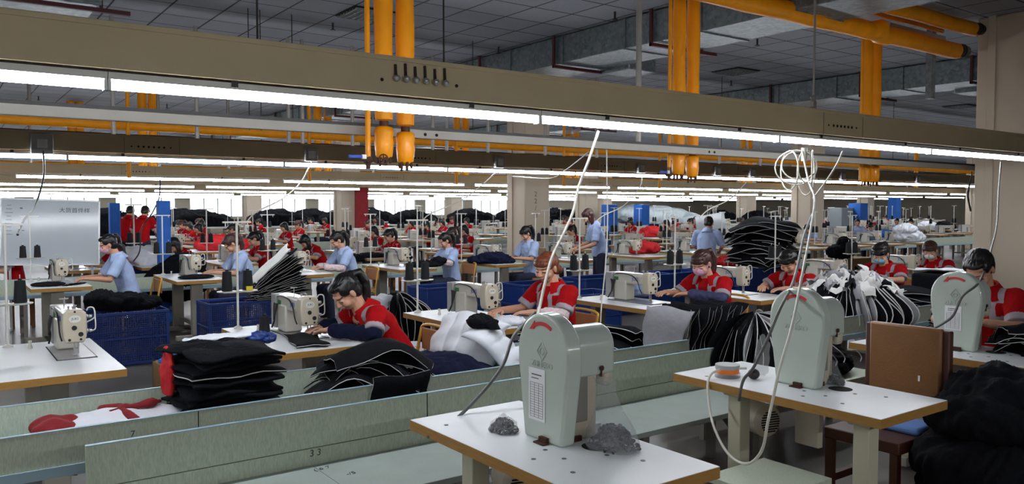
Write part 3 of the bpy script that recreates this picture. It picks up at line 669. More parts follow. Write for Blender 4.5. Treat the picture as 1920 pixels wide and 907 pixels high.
# ---------------------------------------------------------------- cloth
def slab(mb, w_, l, t_, seed, M, puff=.012, bend=0, nx=8, ny=10, taper=.25, sideways=0, mats=(0, 1), quilt=0):
    rr = random.Random(seed); ph = [rr.random() * 6 for _ in range(6)]
    def P(u, v, top):  # u,v in 0..1
        hw = w_ / 2 * (1 - taper * (.5 + .5 * math.sin(v * 3 + ph[0]))); x = (u - .5) * 2 * hw + .03 * w_ * math.sin(v * 9 + ph[1]); y = (v - .5) * l * (1 + .06 * math.sin(u * 7 + ph[2]))
        z = puff * (math.sin(u * 6 + ph[3]) + math.sin(v * 8 + ph[4]) + .7 * math.sin(u * 13 + v * 7 + ph[5])) - bend * (2 * v - 1) ** 2 * l - sideways * (2 * u - 1) ** 2 * w_
        q = 1 - max(abs(2 * u - 1), abs(2 * v - 1)) ** 6
        if quilt: q *= .04 + .96 * abs(math.sin(PI * v * quilt)) ** .45
        return Vector((x, y, z + (t_ / 2 * (.45 + .55 * q) if top else -t_ / 2 * (.45 + .55 * q))))
    vs = []; fs = []; ms = []
    for top in (True, False):
        for j in range(ny + 1):
            for i in range(nx + 1): vs.append(M @ P(i / nx, j / ny, top))
    N = (nx + 1) * (ny + 1); I = lambda i, j, b: b * N + j * (nx + 1) + i
    for b_ in (0, 1):
        for j in range(ny):
            for i in range(nx): fs.append((I(i, j, b_), I(i + 1, j, b_), I(i + 1, j + 1, b_), I(i, j + 1, b_))); ms.append(mats[0] if b_ == 0 else mats[0])
    # edge with a protruding white lip
    ring = [(i, 0) for i in range(nx)] + [(nx, j) for j in range(ny)] + [(i, ny) for i in range(nx, 0, -1)] + [(0, j) for j in range(ny, 0, -1)]
    k = len(ring); cen = M @ Vector((0, 0, 0)); o = len(vs)
    for (i, j) in ring:
        a = Vector(vs[I(i, j, 0)]); b2_ = Vector(vs[I(i, j, 1)]); out = (a - cen).normalized() * .004; vs.append(a.lerp(b2_, .3) + out); vs.append(a.lerp(b2_, .6) + out)
    for q in range(k):
        r_ = (q + 1) % k; (i, j), (i2, j2) = ring[q], ring[r_]
        fs.append((I(i, j, 0), I(i2, j2, 0), o + 2 * r_, o + 2 * q)); ms.append(mats[0])
        fs.append((o + 2 * q, o + 2 * r_, o + 2 * r_ + 1, o + 2 * q + 1)); ms.append(mats[1])
        fs.append((o + 2 * q + 1, o + 2 * r_ + 1, I(i2, j2, 1), I(i, j, 1))); ms.append(mats[0])
    mb.add(vs, fs, ms); return mb
FAB = ['black fabric', 'white wadding', 'grey wadding']
def panel_stack(label, loc, n, w_, l, t_=.03, rz=0, seed=1, bend=.12, fan=3, tilt=0, cat='fabric bundle', jit=.03, sideways=.08, mats=FAB, taper=.25, spin=0, edge=1, tilt0=0, name='quilted_panel_stack', puff=.01):
    t = thing(name, label, cat, loc, rz); rr = random.Random(seed)
    for k in range(n):
        M = Matrix.Translation((rr.uniform(-jit, jit), rr.uniform(-jit, jit), t_ * (k + .5) + bend * l * .9)) @ Matrix.Rotation(math.radians(fan * (k - n / 2) + rr.uniform(-3, 3)), 4, 'Z') @ Matrix.Rotation(math.radians(tilt0 + tilt * k / n + rr.uniform(-2, 2)), 4, 'Y')
        slab(MB(), w_ * rr.uniform(.92, 1.05), l * rr.uniform(.92, 1.05), t_ * .95, seed * 50 + k, M, puff, bend * rr.uniform(.7, 1.3), taper=taper * rr.uniform(.4, 1.4), sideways=sideways, mats=(0, 1 if rr.random() < edge else 0)).build('panel', mats, t, 50)
    return t
def fan_pages(label, loc, n, Rm, H, a0, a1, seed=1, M0=None, droop=.25, mats=FAB, thick=.02, cat='fabric bundle', lightfrac=.2, name='fanned_panel_bundle', wig=1, vary=.06, lay=0):
    t = thing(name, label, cat, loc); rr = random.Random(seed); M0 = M0 or Matrix.Identity(4)
    for k in range(n):
        a = a0 + (a1 - a0) * k / (n - 1); b = MB(); r_ = Rm * rr.uniform(1 - 2 * vary, 1 + vary); h = H * rr.uniform(.9 - vary, 1.02 + vary); nu, nv = 7, 8; tw = rr.uniform(-.12, .12) * wig; zj = rr.uniform(-1, 1) * lay; vs = []
        light = rr.random() < lightfrac
        for s_ in (-1, 1):
            for j in range(nv + 1):
                for i in range(nu + 1):
                    u = i / nu; v = j / nv; rad = .03 + r_ * u * (.45 + .75 * math.sin(PI * (.18 + .62 * (1 - v)))) ; z = h * (v * (1 - droop * u * u)) + zj * u; aa = a + tw * u + .10 * wig * math.sin(v * 5 + k) * u + .03 * (1 - wig) * math.sin(v * 4)
                    th = thick * (.15 + .85 * min(1, u * 1.4)) * (.2 + .8 * (1 - max(abs(2 * u - 1), abs(2 * v - 1)) ** 4)) / 2
                    vs.append(Vector((rad * math.cos(aa) - s_ * th * math.sin(aa), rad * math.sin(aa) + s_ * th * math.cos(aa), z)))
        N = (nu + 1) * (nv + 1); I = lambda i, j, b_: b_ * N + j * (nu + 1) + i; fs = []; ms = []
        for b_ in (0, 1):
            for j in range(nv):
                for i in range(nu): fs.append((I(i, j, b_), I(i + 1, j, b_), I(i + 1, j + 1, b_), I(i, j + 1, b_))); ms.append(2 if light else 0)
        ring = [(i, 0) for i in range(nu)] + [(nu, j) for j in range(nv)] + [(i, nv) for i in range(nu, 0, -1)] + [(0, j) for j in range(nv, 0, -1)]
        cen = sum(vs, Vector()) / len(vs); o = len(vs)
        for (i, j) in ring:
            m_ = (vs[I(i, j, 0)] + vs[I(i, j, 1)]) / 2; vs.append(m_ + (m_ - cen).normalized() * .008)
        L = len(ring)
        for q in range(L):
            r2 = (q + 1) % L; (i, j), (i2, j2) = ring[q], ring[r2]
            fs.append((I(i, j, 0), I(i2, j2, 0), o + r2, o + q)); ms.append(1); fs.append((o + q, o + r2, I(i2, j2, 1), I(i, j, 1))); ms.append(2 if light else 0)
        b.add(vs, fs, ms); b.xf(M0); b.build('panel', mats, t, 60)
    return t
def hinge_fan(label, loc, n, w_, l, a0, a1, rz=0, seed=1, thick=.022, light=0, name='fanned_panel_bundle'):
    t = thing(name, label, 'fabric bundle', loc, rz); rr = random.Random(seed)
    for k in range(n):
        a = math.radians(a0 + (a1 - a0) * k / (n - 1) + rr.uniform(-1.5, 1.5)); W = w_ * rr.uniform(.9, 1.06)
        M = Matrix.Translation((0, rr.uniform(-.02, .02), .01 + k * thick * .35)) @ Matrix.Rotation(-a, 4, 'Y') @ Matrix.Translation((W / 2, 0, 0)) @ Matrix.Rotation(rr.uniform(-.08, .08), 4, 'Z')
        slab(MB(), W, l * rr.uniform(.9, 1.05), thick, seed * 70 + k, M, .006, .02, taper=.2, mats=(1 if k >= n - light else 0, 1)).build('panel', FAB, t, 50)
    return t
def heap(label, loc, parts, mt, cat='cloth pile', name='cloth_heap', amp=.03, fs=7, vox=.014, rz=0, kids_=None, seed=0, sharp=1):
    """soft folded mass: fused lumps with ridged fold relief"""
    t = thing(name, label, cat, loc, rz); b = MB()
    for c, r in parts: b.ell(c, r, Matrix.Rotation(c[0] * 3, 3, 'Z'), 18, 12)
    def d(co, nr):
        q = co + Vector((noi(co, fs * .6, seed + 9), noi(co, fs * .6, seed + 12), noi(co, fs * .6, seed + 15))) * (1.1 / fs)
        a = 1 - abs(noi(q, fs, seed)) * 2.6; e = 1 - abs(noi(Vector((q.x, q.y * 1.8, q.z * .6)), fs * 2.3, seed + 3)) * 2.6
        f = min(1, max(0, co.z / .05)); v = nr * amp * (a * .8 + e * .45 - .6) * (.25 + .75 * f)
        if co.z + v.z < 0: v.z = -co.z
        return v
    blob('folded_cloth', b, mt, t, vox, 2, None, d); return t
# ---------------------------------------------------------------- people
def ori(p, yaw=0, roll=0):
    """head frame: columns forward, side (person's right = +y), up; facing -x, pitch p down"""
    f = Vector((-math.cos(p), 0, -math.sin(p))); u = Vector((-math.sin(p), 0, math.cos(p))); s = u.cross(f)
    M = Matrix((f, s, u)).transposed(); return Matrix.Rotation(yaw, 3, 'Z') @ M @ Matrix.Rotation(roll, 3, 'X')
POSES = {
 'sit': dict(hip=(0, 0, .50), waist=(-.03, 0, .66), chest=(-.09, 0, .82), neck=(-.16, 0, .96), head=(-.235, 0, 1.085), pitch=.65, sh=(-.13, .165, .905), elb=(-.26, .235, .80), wr=(-.46, .12, .815), knee=(-.42, .13, .50), ank=(-.38, .13, .09)),
 'bent': dict(hip=(0, 0, .50), waist=(-.06, 0, .65), chest=(-.16, 0, .78), neck=(-.28, 0, .88), head=(-.375, 0, .985), pitch=.85, sh=(-.23, .165, .845), elb=(-.30, .25, .79), wr=(-.52, .10, .815), knee=(-.42, .13, .50), ank=(-.38, .13, .09)),
 'up': dict(hip=(0, 0, .50), waist=(-.02, 0, .67), chest=(-.05, 0, .86), neck=(-.09, 0, 1.02), head=(-.135, 0, 1.155), pitch=.35, sh=(-.06, .17, .965), elb=(-.18, .23, .80), wr=(-.40, .13, .82), knee=(-.42, .13, .50), ank=(-.38, .13, .09)),
 'stand': dict(hip=(0, 0, .88), waist=(-.01, 0, 1.04), chest=(-.06, 0, 1.20), neck=(-.13, 0, 1.36), head=(-.20, 0, 1.475), pitch=.6, sh=(-.09, .175, 1.30), elb=(-.14, .24, 1.06), wr=(-.36, .16, .98), knee=(-.02, .11, .48), ank=(0, .12, .09)),
}
def person(label, loc, rz=0, pose='sit', top='uniform red', trim='uniform grey', hair='ponytail', hc='hair black', mask=None, yaw=0, group=None, vox=.006, lift=0, wr=None, extra=None, handL=None, handR=None, hair_yaw=0, elb=None, pitch=None, shoes='shoe', long_sleeve=None, fingers=True, dh=None):
    P = {k: (Vector(v) if isinstance(v, tuple) else v) for k, v in POSES[pose].items()}
    if lift:
        for k in ('waist', 'chest', 'neck', 'head', 'sh'): P[k].z += lift * {'waist': .3, 'chest': .7}.get(k, 1)
    if pitch is not None: P['pitch'] = pitch
    if dh: P['head'] += Vector(dh)
    t = thing('person', label, 'person', loc, rz, group)
    Y = lambda v, s: Vector((v.x, v.y * s, v.z)); H = ori(P['pitch'], yaw); hd = P['head']; hp = lambda f, s, u: hd + H @ Vector((f, s, u))
    b = MB()
    ellr = lambda c, r: b.ell(hp(*c), r, H, 16, 12)
    ellr((-.012, 0, .022), (.090, .074, .088)); ellr((.022, 0, -.025), (.064, .061, .082)); ellr((.03, 0, -.078), (.044, .042, .034)); ellr((.066, 0, .018), (.022, .048, .016))
    b.caps(hp(.080, 0, .0), hp(.099, 0, -.034), .008, .0125); ellr((.090, 0, -.038), (.012, .017, .009)); ellr((.080, 0, -.066), (.013, .023, .010))
    for s in (-1, 1): ellr((-.004, s * .074, -.012), (.017, .009, .029)); ellr((.070, s * .030, -.010), (.013, .017, .011)); ellr((.055, s * .038, -.040), (.028, .024, .028))
    b.caps(hp(-.025, 0, -.04), P['neck'] + Vector((.02, 0, -.04)), .047, .055)
    tr = [(P['hip'] + Vector((0, 0, -.06)), .15, .10), (P['waist'], .12, .085), (P['chest'], .135, .095), (P['neck'] + Vector((.02, 0, -.05)), .10, .07), (P['neck'] + Vector((.02, 0, 0)), .055, .05)]
    def torso(B, tr, grow=0):
        rings = []
        for i, (c, a, d_) in enumerate(tr):
            q = tr[min(i + 1, len(tr) - 1)][0] - tr[max(i - 1, 0)][0]; q.normalize(); sd = Vector((0, 1, 0)); fw = sd.cross(q).normalized()
            rings.append([c + sd * ((a + grow) * math.cos(k)) + fw * ((d_ + grow) * math.sin(k)) for k in [2 * PI * j / 20 for j in range(20)]])
        B.loft(rings)
    torso(b, tr)
    WR = []; EL = []
    for s in (-1, 1):
        e = Y(P['elb'], s); w_ = Y(P['wr'], s)
        if wr and wr.get(s): w_ = Vector(wr[s])
        if elb and elb.get(s): e = Vector(elb[s])
        WR.append(w_); EL.append(e); sh = Y(P['sh'], s)
        b.caps(sh, e, .045, .037); b.caps(e, w_, .037, .025)
        d = (w_ - e).normalized(); d = (d + Vector((0, 0, -.12))).normalized(); sd = d.cross(Vector((0, 0, 1))).normalized(); upn = sd.cross(d)
        pc = w_ + d * .045; B3 = Matrix((d, sd, upn)).transposed()
        b.ell(pc, (.052, .038, .016), B3, 14, 10); b.caps(w_ - d * .01, w_ + d * .02, .023, .022)
        if fingers:
            for k, (o_, l_) in enumerate(((-.029, .062), (-.0105, .074), (.009, .070), (.027, .054))):
                p0 = w_ + d * .075 + sd * o_; d1 = (d * .95 - upn * .25 + sd * o_ * 3).normalized(); p1 = p0 + d1 * l_ * .5; d2 = (d * .75 - upn * .65).normalized(); p2 = p1 + d2 * l_ * .45
                b.caps(p0, p1, .0092, .0085, 8); b.caps(p1, p2, .0085, .0075, 8)
            ts = 1 if (sd.y * -s) > 0 else -1   # thumb towards the body's middle
            p0 = w_ + d * .022 + sd * ts * .026; p1 = p0 + (d * .6 + sd * ts * .75 - upn * .2).normalized() * .036; p2 = p1 + (d * .95 + sd * ts * .1 - upn * .25).normalized() * .03
            b.caps(p0, p1, .0115, .010, 8); b.caps(p1, p2, .010, .008, 8)
    for s in (-1, 1):
        hpj = P['hip'] + Vector((0, s * .09, -.03)); b.caps(hpj, Y(P['knee'], s), .075, .05); b.caps(Y(P['knee'], s), Y(P['ank'], s), .048, .034)
    Hi = H.inverted()
    def fn(c):
        q = Hi @ (c - hd)
        if q.length < .16 and q.x > .045:
            a = abs(q.y)
            if .014 < a < .044 and -.017 < q.z < -.008 and q.x > .05: return 2
            if .012 < a < .046 and .008 + (a - .03) * .0 < q.z < .017: return 2
            if a < .023 and -.074 < q.z < -.060 and q.x > .07: return 1
        return 0
    blob('body', b, ['skin', 'lips', 'brow'], t, vox * .8, 1, fn)
    # trousers
    b = MB()
    torso(b, [(P['hip'] + Vector((.02, 0, -.09)), .15, .11), (P['hip'] + Vector((.0, 0, 0)), .165, .125), (P['waist'], .14, .10)])
    for s in (-1, 1):
        b.caps(P['hip'] + Vector((0, s * .09, -.02)), Y(P['knee'], s), .095, .072); b.caps(Y(P['knee'], s), Y(P['ank'], s), .07, .058, flat=True)
    blob('trousers', b, 'trousers', t, vox * 1.7, 2)
    for s in (-1, 1):
        b = MB(); a = Y(P['ank'], s); b.loft([[a + Vector((x, wd * math.cos(q), -.045 + hh * math.sin(q) - (0.0))) for q in [2 * PI * j / 12 for j in range(12)]] for x, wd, hh in ((.06, .02, .02), (.05, .036, .045), (0, .04, .05), (-.08, .044, .035), (-.14, .04, .026), (-.175, .02, .014))]); b.build('shoe', shoes, t, 60)
    # top
    b = MB(); nk = P['neck']
    torso(b, [(P['hip'] + Vector((0, 0, -.03)), .165, .13), (P['hip'] + Vector((-.0, 0, .05)), .165, .13), (P['waist'], .15, .115), (P['chest'], .165, .115), (P['chest'].lerp(nk, .55), .16, .095), (nk + Vector((.022, 0, -.035)), .09, .07), (nk + Vector((.02, 0, -.012)), .066, .062)])
    for s in (-1, 1):
        sh = Y(P['sh'], s); e = EL[(s + 1) // 2]
        b.caps(nk + Vector((.03, s * .03, -.06)), sh, .055, .062); b.caps(sh, sh.lerp(e, .42), .064, .066)
        b.cyl(sh.lerp(e, .3), sh.lerp(e, .86 if top != 'long' else 1), .062, .064, 16)
        if long_sleeve: b.caps(sh, e, .06, .056); 
    shs = [Y(P['sh'], s) for s in (-1, 1)]
    cz = P['chest']
    def fj(c):
        for i, s in enumerate((-1, 1)):
            d = EL[i] - shs[i]; u = (c - shs[i]).dot(d) / d.length_squared; rr_ = ((c - shs[i]) - d * u).length
            if u > .66 and rr_ < .085: return 1
        ax = nk - cz; u = (c - cz).dot(ax) / ax.length_squared; a = abs(c.y)
        if u > .62 and .055 < a < .125: return 1          # shoulder yoke
        fwd = (c - (cz + ax * u)).dot(Vector((-ax.z, 0, ax.x)))
        if fwd > 0 and u > -.1 and .05 < a < .085: return 1   # band down the front
        if fwd > 0 and -.1 < u < .15 and .05 < a: return 1
        return 0
    amp = .006
    blob('jacket', b, [top, trim] if trim else [top], t, vox * 1.3, 2, fj if trim else None, lambda co, nr: nr * amp * (1 - 2.2 * abs(noi(Vector((co.x, co.y, co.z * .8)), 11, 2))))
    # collar: open flared band
    b = MB(); ax = (nk + Vector((.02, 0, 0)) - cz).normalized(); s0, s1 = Vector((0, 1, 0)), Vector((0, 1, 0)).cross(ax)
    rg = []
    for j in range(25):
        q = math.radians(36 + (360 - 72) * j / 24); dr = s1 * math.cos(q) * -1 + s0 * math.sin(q); c = nk + Vector((.02, 0, -.015))
        if dr.dot(Vector((-1, 0, 0))) > .9: pass
        flare = .02 + .03 * (1 - math.cos(q)) * 0
        k_ = 1 + .0 * j
        rg.append([c + dr * .064 + ax * -.015, c + dr * .060 + ax * .038, c + dr * .074 + ax * .042, c + dr * (.104) + ax * -.012, c + dr * (.118) + ax * -.04, c + dr * .09 + ax * -.03])
    b.loft(rg); b.build('collar', top, t, 50)
    # hair
    b = MB(); e_ = lambda c, r, nu=18: b.ell(hp(*c), r, H, nu, 12)
    e_((-.026, 0, .034), (.088, .080, .085)); e_((-.042, 0, -.01), (.062, .073, .08)); e_((.036, 0, .076), (.046, .060, .026))
    for s in (-1, 1): e_((.004, s * .058, .040), (.055, .018, .046))
    if hair in ('fringe', 'bob', 'long', 'lowbun'): e_((.066, 0, .048), (.022, .058, .030))
    if hair == 'ponytail' or hair == 'fringe':
        kn = hp(-.105, 0, .055); b.ell(kn, (.026, .026, .026)); pts = [kn, kn + Vector((.055, 0, .01)), kn + Vector((.095, .0, -.05)), kn + Vector((.11, 0, -.13)), kn + Vector((.105, 0, -.20))]
        b.tube(pts, [.022, .030, .034, .030, .024, .01], 10)
        b.ell(pts[3], (.03, .03, .05))
    if hair == 'lowbun': b.ell(hp(-.115, 0, -.06), (.042, .05, .04), H)
    if hair == 'lowtail':
        kn = hp(-.105, 0, -.04); b.tube([kn, kn + Vector((.04, 0, -.03)), kn + Vector((.06, 0, -.12)), kn + Vector((.055, 0, -.2))], [.03, .034, .028, .014], 10)
    if hair in ('bob', 'long'):
        L = .09 if hair == 'bob' else .17
        for s in (-1, 0, 1): b.caps(hp(-.05, s * .058, .0), hp(-.05, s * .058, 0) + Vector((.02, 0, -L)), .038, .03)
        for s in (-1, 1): b.caps(hp(.005, s * .074, .03), hp(.0, s * .074, -.03) + Vector((0, 0, -L * .35)), .018, .014)
    blob('hair', b, hc, t, vox * .9, 4, None, lambda co, nr: nr * .003 * (1 - 2 * abs(noi(Vector((co.x * 1.0, co.y * 2.5, co.z * .6)), 30, 4))))
    if mask:
        b = MB(); b.ell(hp(.047, 0, -.048), (.058, .060, .050), H, 20, 14); b.ell(hp(.088, 0, -.035), (.020, .022, .022), H)
        o = blob('face_mask', b, mask, t, vox * .8, 2, None, lambda co, nr: nr * .001 * math.sin((Hi @ (co - hd)).z * 420))
        b = MB()
        for s in (-1, 1): b.tube([hp(.05, s * .058, -.03), hp(.02, s * .073, -.012), hp(-.01, s * .08, .0)], .0016, 6); b.tube([hp(.04, s * .055, -.075), hp(.01, s * .073, -.045), hp(-.01, s * .08, -.03)], .0016, 6)
        b.build('ear_loop', mask, o)
    if extra: extra(t, P, EL, WR, hp, H)
    return t
def sleeve_guard(mt, side, a=.25, b_=.97):
    def f(t, P, EL, WR, hp, H):
        for s in side:
            i = (s + 1) // 2; b = MB(); e, w_ = EL[i], WR[i]; sh = Vector((P['sh'].x, P['sh'].y * s, P['sh'].z)); b.caps(sh.lerp(e, .9), e, .048, .05); b.caps(e, e.lerp(w_, b_ - .08), .05, .046); b.cyl(e.lerp(w_, .8), e.lerp(w_, b_), .042, .032)
            blob('sleeve_guard', b, mt, t, .008, 2, None, lambda co, nr: nr * .006 * (1 - 2 * abs(noi(co, 24, 1))))
    return f
def multi(*fs):
    def f(*a):
        for g in fs: g(*a)
    return f
def chest_mark(t, P, EL, WR, hp, H):
    pass
RX_ = Matrix.Rotation
# ---------------------------------------------------------------- sorting troughs
def trough(label, y0, x0, x1, wd=.61, zt=.70, zf=.55, seams=()):
    t = thing('sorting_trough', label, 'trough', (0, 0, 0))
    for nm, y in (('front_panel', y0), ('back_panel', y0 + wd)):
        o = MB().b2(x0, x1, y - .01, y + .01, zf - .0, zt).build(nm, 'green laminate', t); MB().b2(x0, x1, y - .011, y + .011, zt, zt + .004).build('top_strip', 'edge strip', o)
        b = MB()
        for s in seams: b.b2(s, s + .004, y - .0112, y - .0095, zf, zt)
        if seams: b.build('seam', 'dark steel', o)
    MB().b2(x0, x1, y0 - .02, y0 + wd + .02, zf - .045, zf).build('bottom_board', 'edge strip', t)
    x = x0 + .3
    while x < x1:
        b = MB(); 
        for y in (y0 + .04, y0 + wd - .04): b.b2(x, x + .045, y - .022, y + .022, 0, zf - .045)
        b.b2(x, x + .045, y0 + .04, y0 + wd - .04, .2, .24); b.build('trestle', 'grey steel paint', t); x += 1.8
    return t
trough('long green trough nearest the camera, holding the red and white parcel', 3.85, -4, 4.35, seams=(.98, 2.85))
trough('green trough in front of the big fanned bundle at right', 3.85, 5.15, 10.6)
trough('green trough behind the blue-shirted row, across the hall', 11.62, -3, 34, .62, seams=(3, 6, 9, 12))
trough('green trough among the far red-uniformed rows, third from the camera', 20.1, -1, 44, .6)
trough('green trough among the far rows, fourth from the camera', 28.4, 0, 50, .6)
t = thing('green_counter', 'low pale green counter with upright back panel, nearest the camera', 'counter', (0, 0, 0))
XA, XB = .47, 4.3
MB().b2(XA, XB, 3.52, 3.54, .53, .70).build('back_panel', 'green laminate', t, bevel=.001); MB().b2(XA, XB, 3.518, 3.542, .70, .704).build('top_strip', 'edge strip', t)
MB().b2(XA, XB, 3.515, 3.535, .45, .528).build('lower_board', 'green laminate', t); MB().b2(XA, XB, 2.99, 3.52, .42, .45).build('shelf', 'pale laminate shelf', t, bevel=.003)
b = MB(); b.b2(2.02, 2.024, 3.517, 3.521, .53, .70); b.b2(1.4, 1.402, 2.99, 3.5, .4495, .4505); b.build('seam', 'dark steel', t)
for x in (.7, 1.9, 3.1, 4.1):
    b = MB(); b.b2(x, x + .045, 3.05, 3.095, 0, .42); b.b2(x, x + .045, 3.42, 3.465, 0, .42); b.box((x + .02, 3.25, .22), (.03, .5, .03), Matrix.Rotation(.75, 3, 'X')); b.build('trestle', 'grey steel paint', t)
text('marker_note', '3 3', .045, basis((1, 0, 0), (.1, 0, 1), (1.42, 3.513, .505)), 'ink', t); text('marker_note', '( 6 7', .045, basis((1, .1, 0), (0, 1, 0), (1.42, 3.44, .4512)), 'ink', t)
text('marker_note', '-/5', .045, basis((1, .1, 0), (0, 1, 0), (1.5, 3.30, .4512)), 'ink', t)
text('marker_note', '7', .04, basis((1, 0, 0), (0, 0, 1), (.70, 3.838, .64)), 'ink', t)

# ---------------------------------------------------------------- near row: button machines on tables
def button_table(x, label, mlab, sheet_on=True):
    t = sewing_table(label, (x, 1.77, 0), .57, 1.16, near=True, name='machine_table')
    motor(t, .34, .93, .535)
    MB().b2(.42, .46, .56, .70, .42, .71).build('motor_bracket', 'machine cream', t, bevel=.006)
    b = MB(); b.lathe([(.055, 0), (.056, .001)], (.38, .42, TH + .0002), 24); b.build('cable_hole', 'dark hole', t)
    b = MB()
    for (u, v) in ((.10, .44), (.19, .38), (.20, .5), (.34, .32), (.12, .25), (.4, .2), (.08, 1.0)): b.cyl((u, v, TH), (u, v, TH + .0012), .009, n=10)
    b.build('plug', 'grey cable', t)
    m = button_machine(mlab, (x + .255, 2.36 if x < 4 else 2.38, TH))
    if sheet_on: sheet(m, (-.0018, .03, .175) if x < 3 else (-.0018, .01, .2), .1 if x < 3 else .1, .2 if x < 3 else .15)
    return m
button_table(1.6, 'white-topped machine table in the front, corner reaching the bottom edge of the picture', 'pale green arch-backed button machine with paper sheet, nearest the camera')
m2 = button_table(3.2, 'white-topped machine table with a motor under it, in front of the brown chair', 'pale green arch-backed button machine with two cables across it, no paper sheet', False)
button_table(4.88, 'white-topped machine table behind the brown chair, beside the man at right', 'pale green arch-backed button machine with paper sheet, beside the man at right')
button_bag('plastic bag full of grey buttons standing at the right of the nearest button machine', (2.03, 2.15, TH), 1.05, .2)
button_bag('small knotted bag of grey buttons lying left of the nearest button machine', (1.82, 2.56, TH), .62, 0, False)
button_bag('small tied clear bag of dark buttons by the middle button machine', (3.66, 2.27, TH), .5, .1)
button_bag('white little bag beside the button machine near the man', (5.06, 2.56, TH), .55, .1, True, 'paper')
t = thing('tape_reel', 'round orange and clear reel lying left of the middle button machine', 'reel', (3.36, 2.70, TH))
MB().cyl((0, 0, .0), (0, 0, .022), .066, n=28).build('lower_rim', 'polythene', t); MB().cyl((0, 0, .022), (0, 0, .045), .06, n=28).build('orange_band', 'orange plastic', t); MB().cyl((0, 0, .045), (0, 0, .066), .063, n=28).build('upper_rim', 'box grey', t)
tag(MB().ell((3.42, 2.58, TH + .028), (.032, .03, .028)).build('rubber_ball', 'black plastic', None, 60), 'small black rubber ball left of the middle button machine', 'ball')
b = MB(); b.ell((3.52, 2.6, TH + .1), (.05, .03, .12)); o = blob('clear_bag', b, 'polythene', None, .008, 1, None, lambda c, n: n * .015 * noi(c, 30)); tag(o, 'crumpled clear bag hooked on the left side of the middle button machine', 'bag')
# green stool between
t = thing('green_stool', 'low stool with pale green top at the bottom edge between the two machine tables', 'stool', (2.78, 1.99, 0))
MB().b2(0, .42, 0, .36, .42, .45).build('seat', 'green laminate', t, bevel=.003)
for x in (.03, .36):
    for y in (.03, .3): MB().b2(x, x + .035, y, y + .035, 0, .42).build('leg', 'grey steel paint', t)
# brown chair
t = thing('wooden_chair', 'brown leather-backed wooden chair with a blue seat pad, at the middle button machine table', 'chair', (4.12, 2.27, 0))
MB().b2(.20, .245, -.2, .2, .56, 1.0).build('backrest', 'tan leather', t, bevel=.012); MB().b2(.22, .27, -.235, -.185, 0, .99).build('back_post', 'red wood', t, bevel=.008); MB().b2(.22, .27, .185, .235, 0, .99).build('back_post', 'red wood', t, bevel=.008)
MB().b2(-.22, .24, -.21, .21, .40, .46).build('seat_frame', 'red wood', t, bevel=.006); MB().b2(-.02, .2, -.2, .2, .46, .5).build('seat_pad', 'blue seat', t, bevel=.015)
for y in (-.2, .16): MB().b2(-.22, -.18, y, y + .04, 0, .4).build('leg', 'red wood', t)
for y in (-.195, .17): MB().b2(-.2, .22, y, y + .025, .16, .2).build('stretcher', 'red wood', t)
MB().box((.197, -.09, .72), (.004, .01, .03)).build('leather_tear', 'white thread', t)
# black jackets heap at right
for k, (lb, c, pr) in enumerate((
    ('black jacket at the bottom of the heap in the right corner', (4.28, 1.70, 0), [((0, 0, .25), (.44, .40, .25)), ((-.08, .06, .40), (.40, .34, .18))]),
    ('black jacket on top of the heap in the right corner, hood towards the table', (4.34, 1.74, .5), [((0, 0, .1), (.40, .34, .15)), ((.06, .02, .2), (.3, .28, .15)), ((-.2, .06, .12), (.24, .24, .12))]))):
    heap(lb, c, pr, 'black fabric', 'jacket', 'jacket', .035, 4, .014, 0, None, k)
# ---------------------------------------------------------------- first sewing row
Y1R = 4.72
T1 = [.25, 1.7, 3.2, 5.0, 6.35, 8.1, 9.75]
tl = ['unattended sewing table at the left edge with a bare white top', 'sewing table of the woman in red with navy sleeves, front row', 'sewing table of the auburn-haired woman in red', 'sewing table of the woman in red with a pink mask', 'sewing table beside the woman bent behind the middle button machine', 'sewing table of the woman in red with a pale blue mask', 'sewing table of the woman in red with a white mask']
ml = ['white sewing machine with oval badge, unattended at the left edge', 'white sewing machine used by the woman in red with navy sleeves', 'white sewing machine between the white garments and the auburn-haired woman', 'white sewing machine left of the woman with the pink mask', 'white sewing machine with coiled hose right of the pink-masked woman', 'white sewing machine right of the woman with the pale blue mask', 'white sewing machine by the woman with the white mask, next to the big column']
sl = ['thread stand with big black cones at the left edge behind the unattended machine', 'thread stand with black cones and a yellow label behind the front woman in red', 'thread stand with black cones left of the auburn-haired woman', 'thread stand with black cones right behind the auburn-haired woman', 'thread stand beside the tall stack of black quilted panels', 'thread stand right of the big fanned bundle', 'thread stand nearest the big column']
tb0 = sewing_table(tl[0], (T1[0], Y1R + .06, 0), .6, 1.28, near=True); cache(tb0)
hd0 = sewing_head(ml[0], (T1[0] + .42, 5.38, TH)); st0 = thread_stand(sl[0], (T1[0] + .12, 5.96, TH))
tb1 = sewing_table(tl[1], (T1[1], Y1R, 0), .6, 1.25, near=True); cache(tb1)
for i in range(1, 7):
    if i > 1: dup(tb1, (T1[i], Y1R, 0), 0, tl[i])
    dup(hd0, (T1[i] + .36, 5.22, TH), 0, ml[i])
    if i == 1: thread_stand(sl[1], (T1[1] + .1, 5.9, TH), tip='yellow plastic')
    else: dup(st0, (T1[i] + .1, 5.9, TH), 0, sl[i])
tag((lambda b: (cone(b, (1.86, 5.5, TH), .13), b)[1])(MB()).build('thread_cone', 'black thread'), 'single black thread cone standing on the front red woman\'s table', 'thread cone')
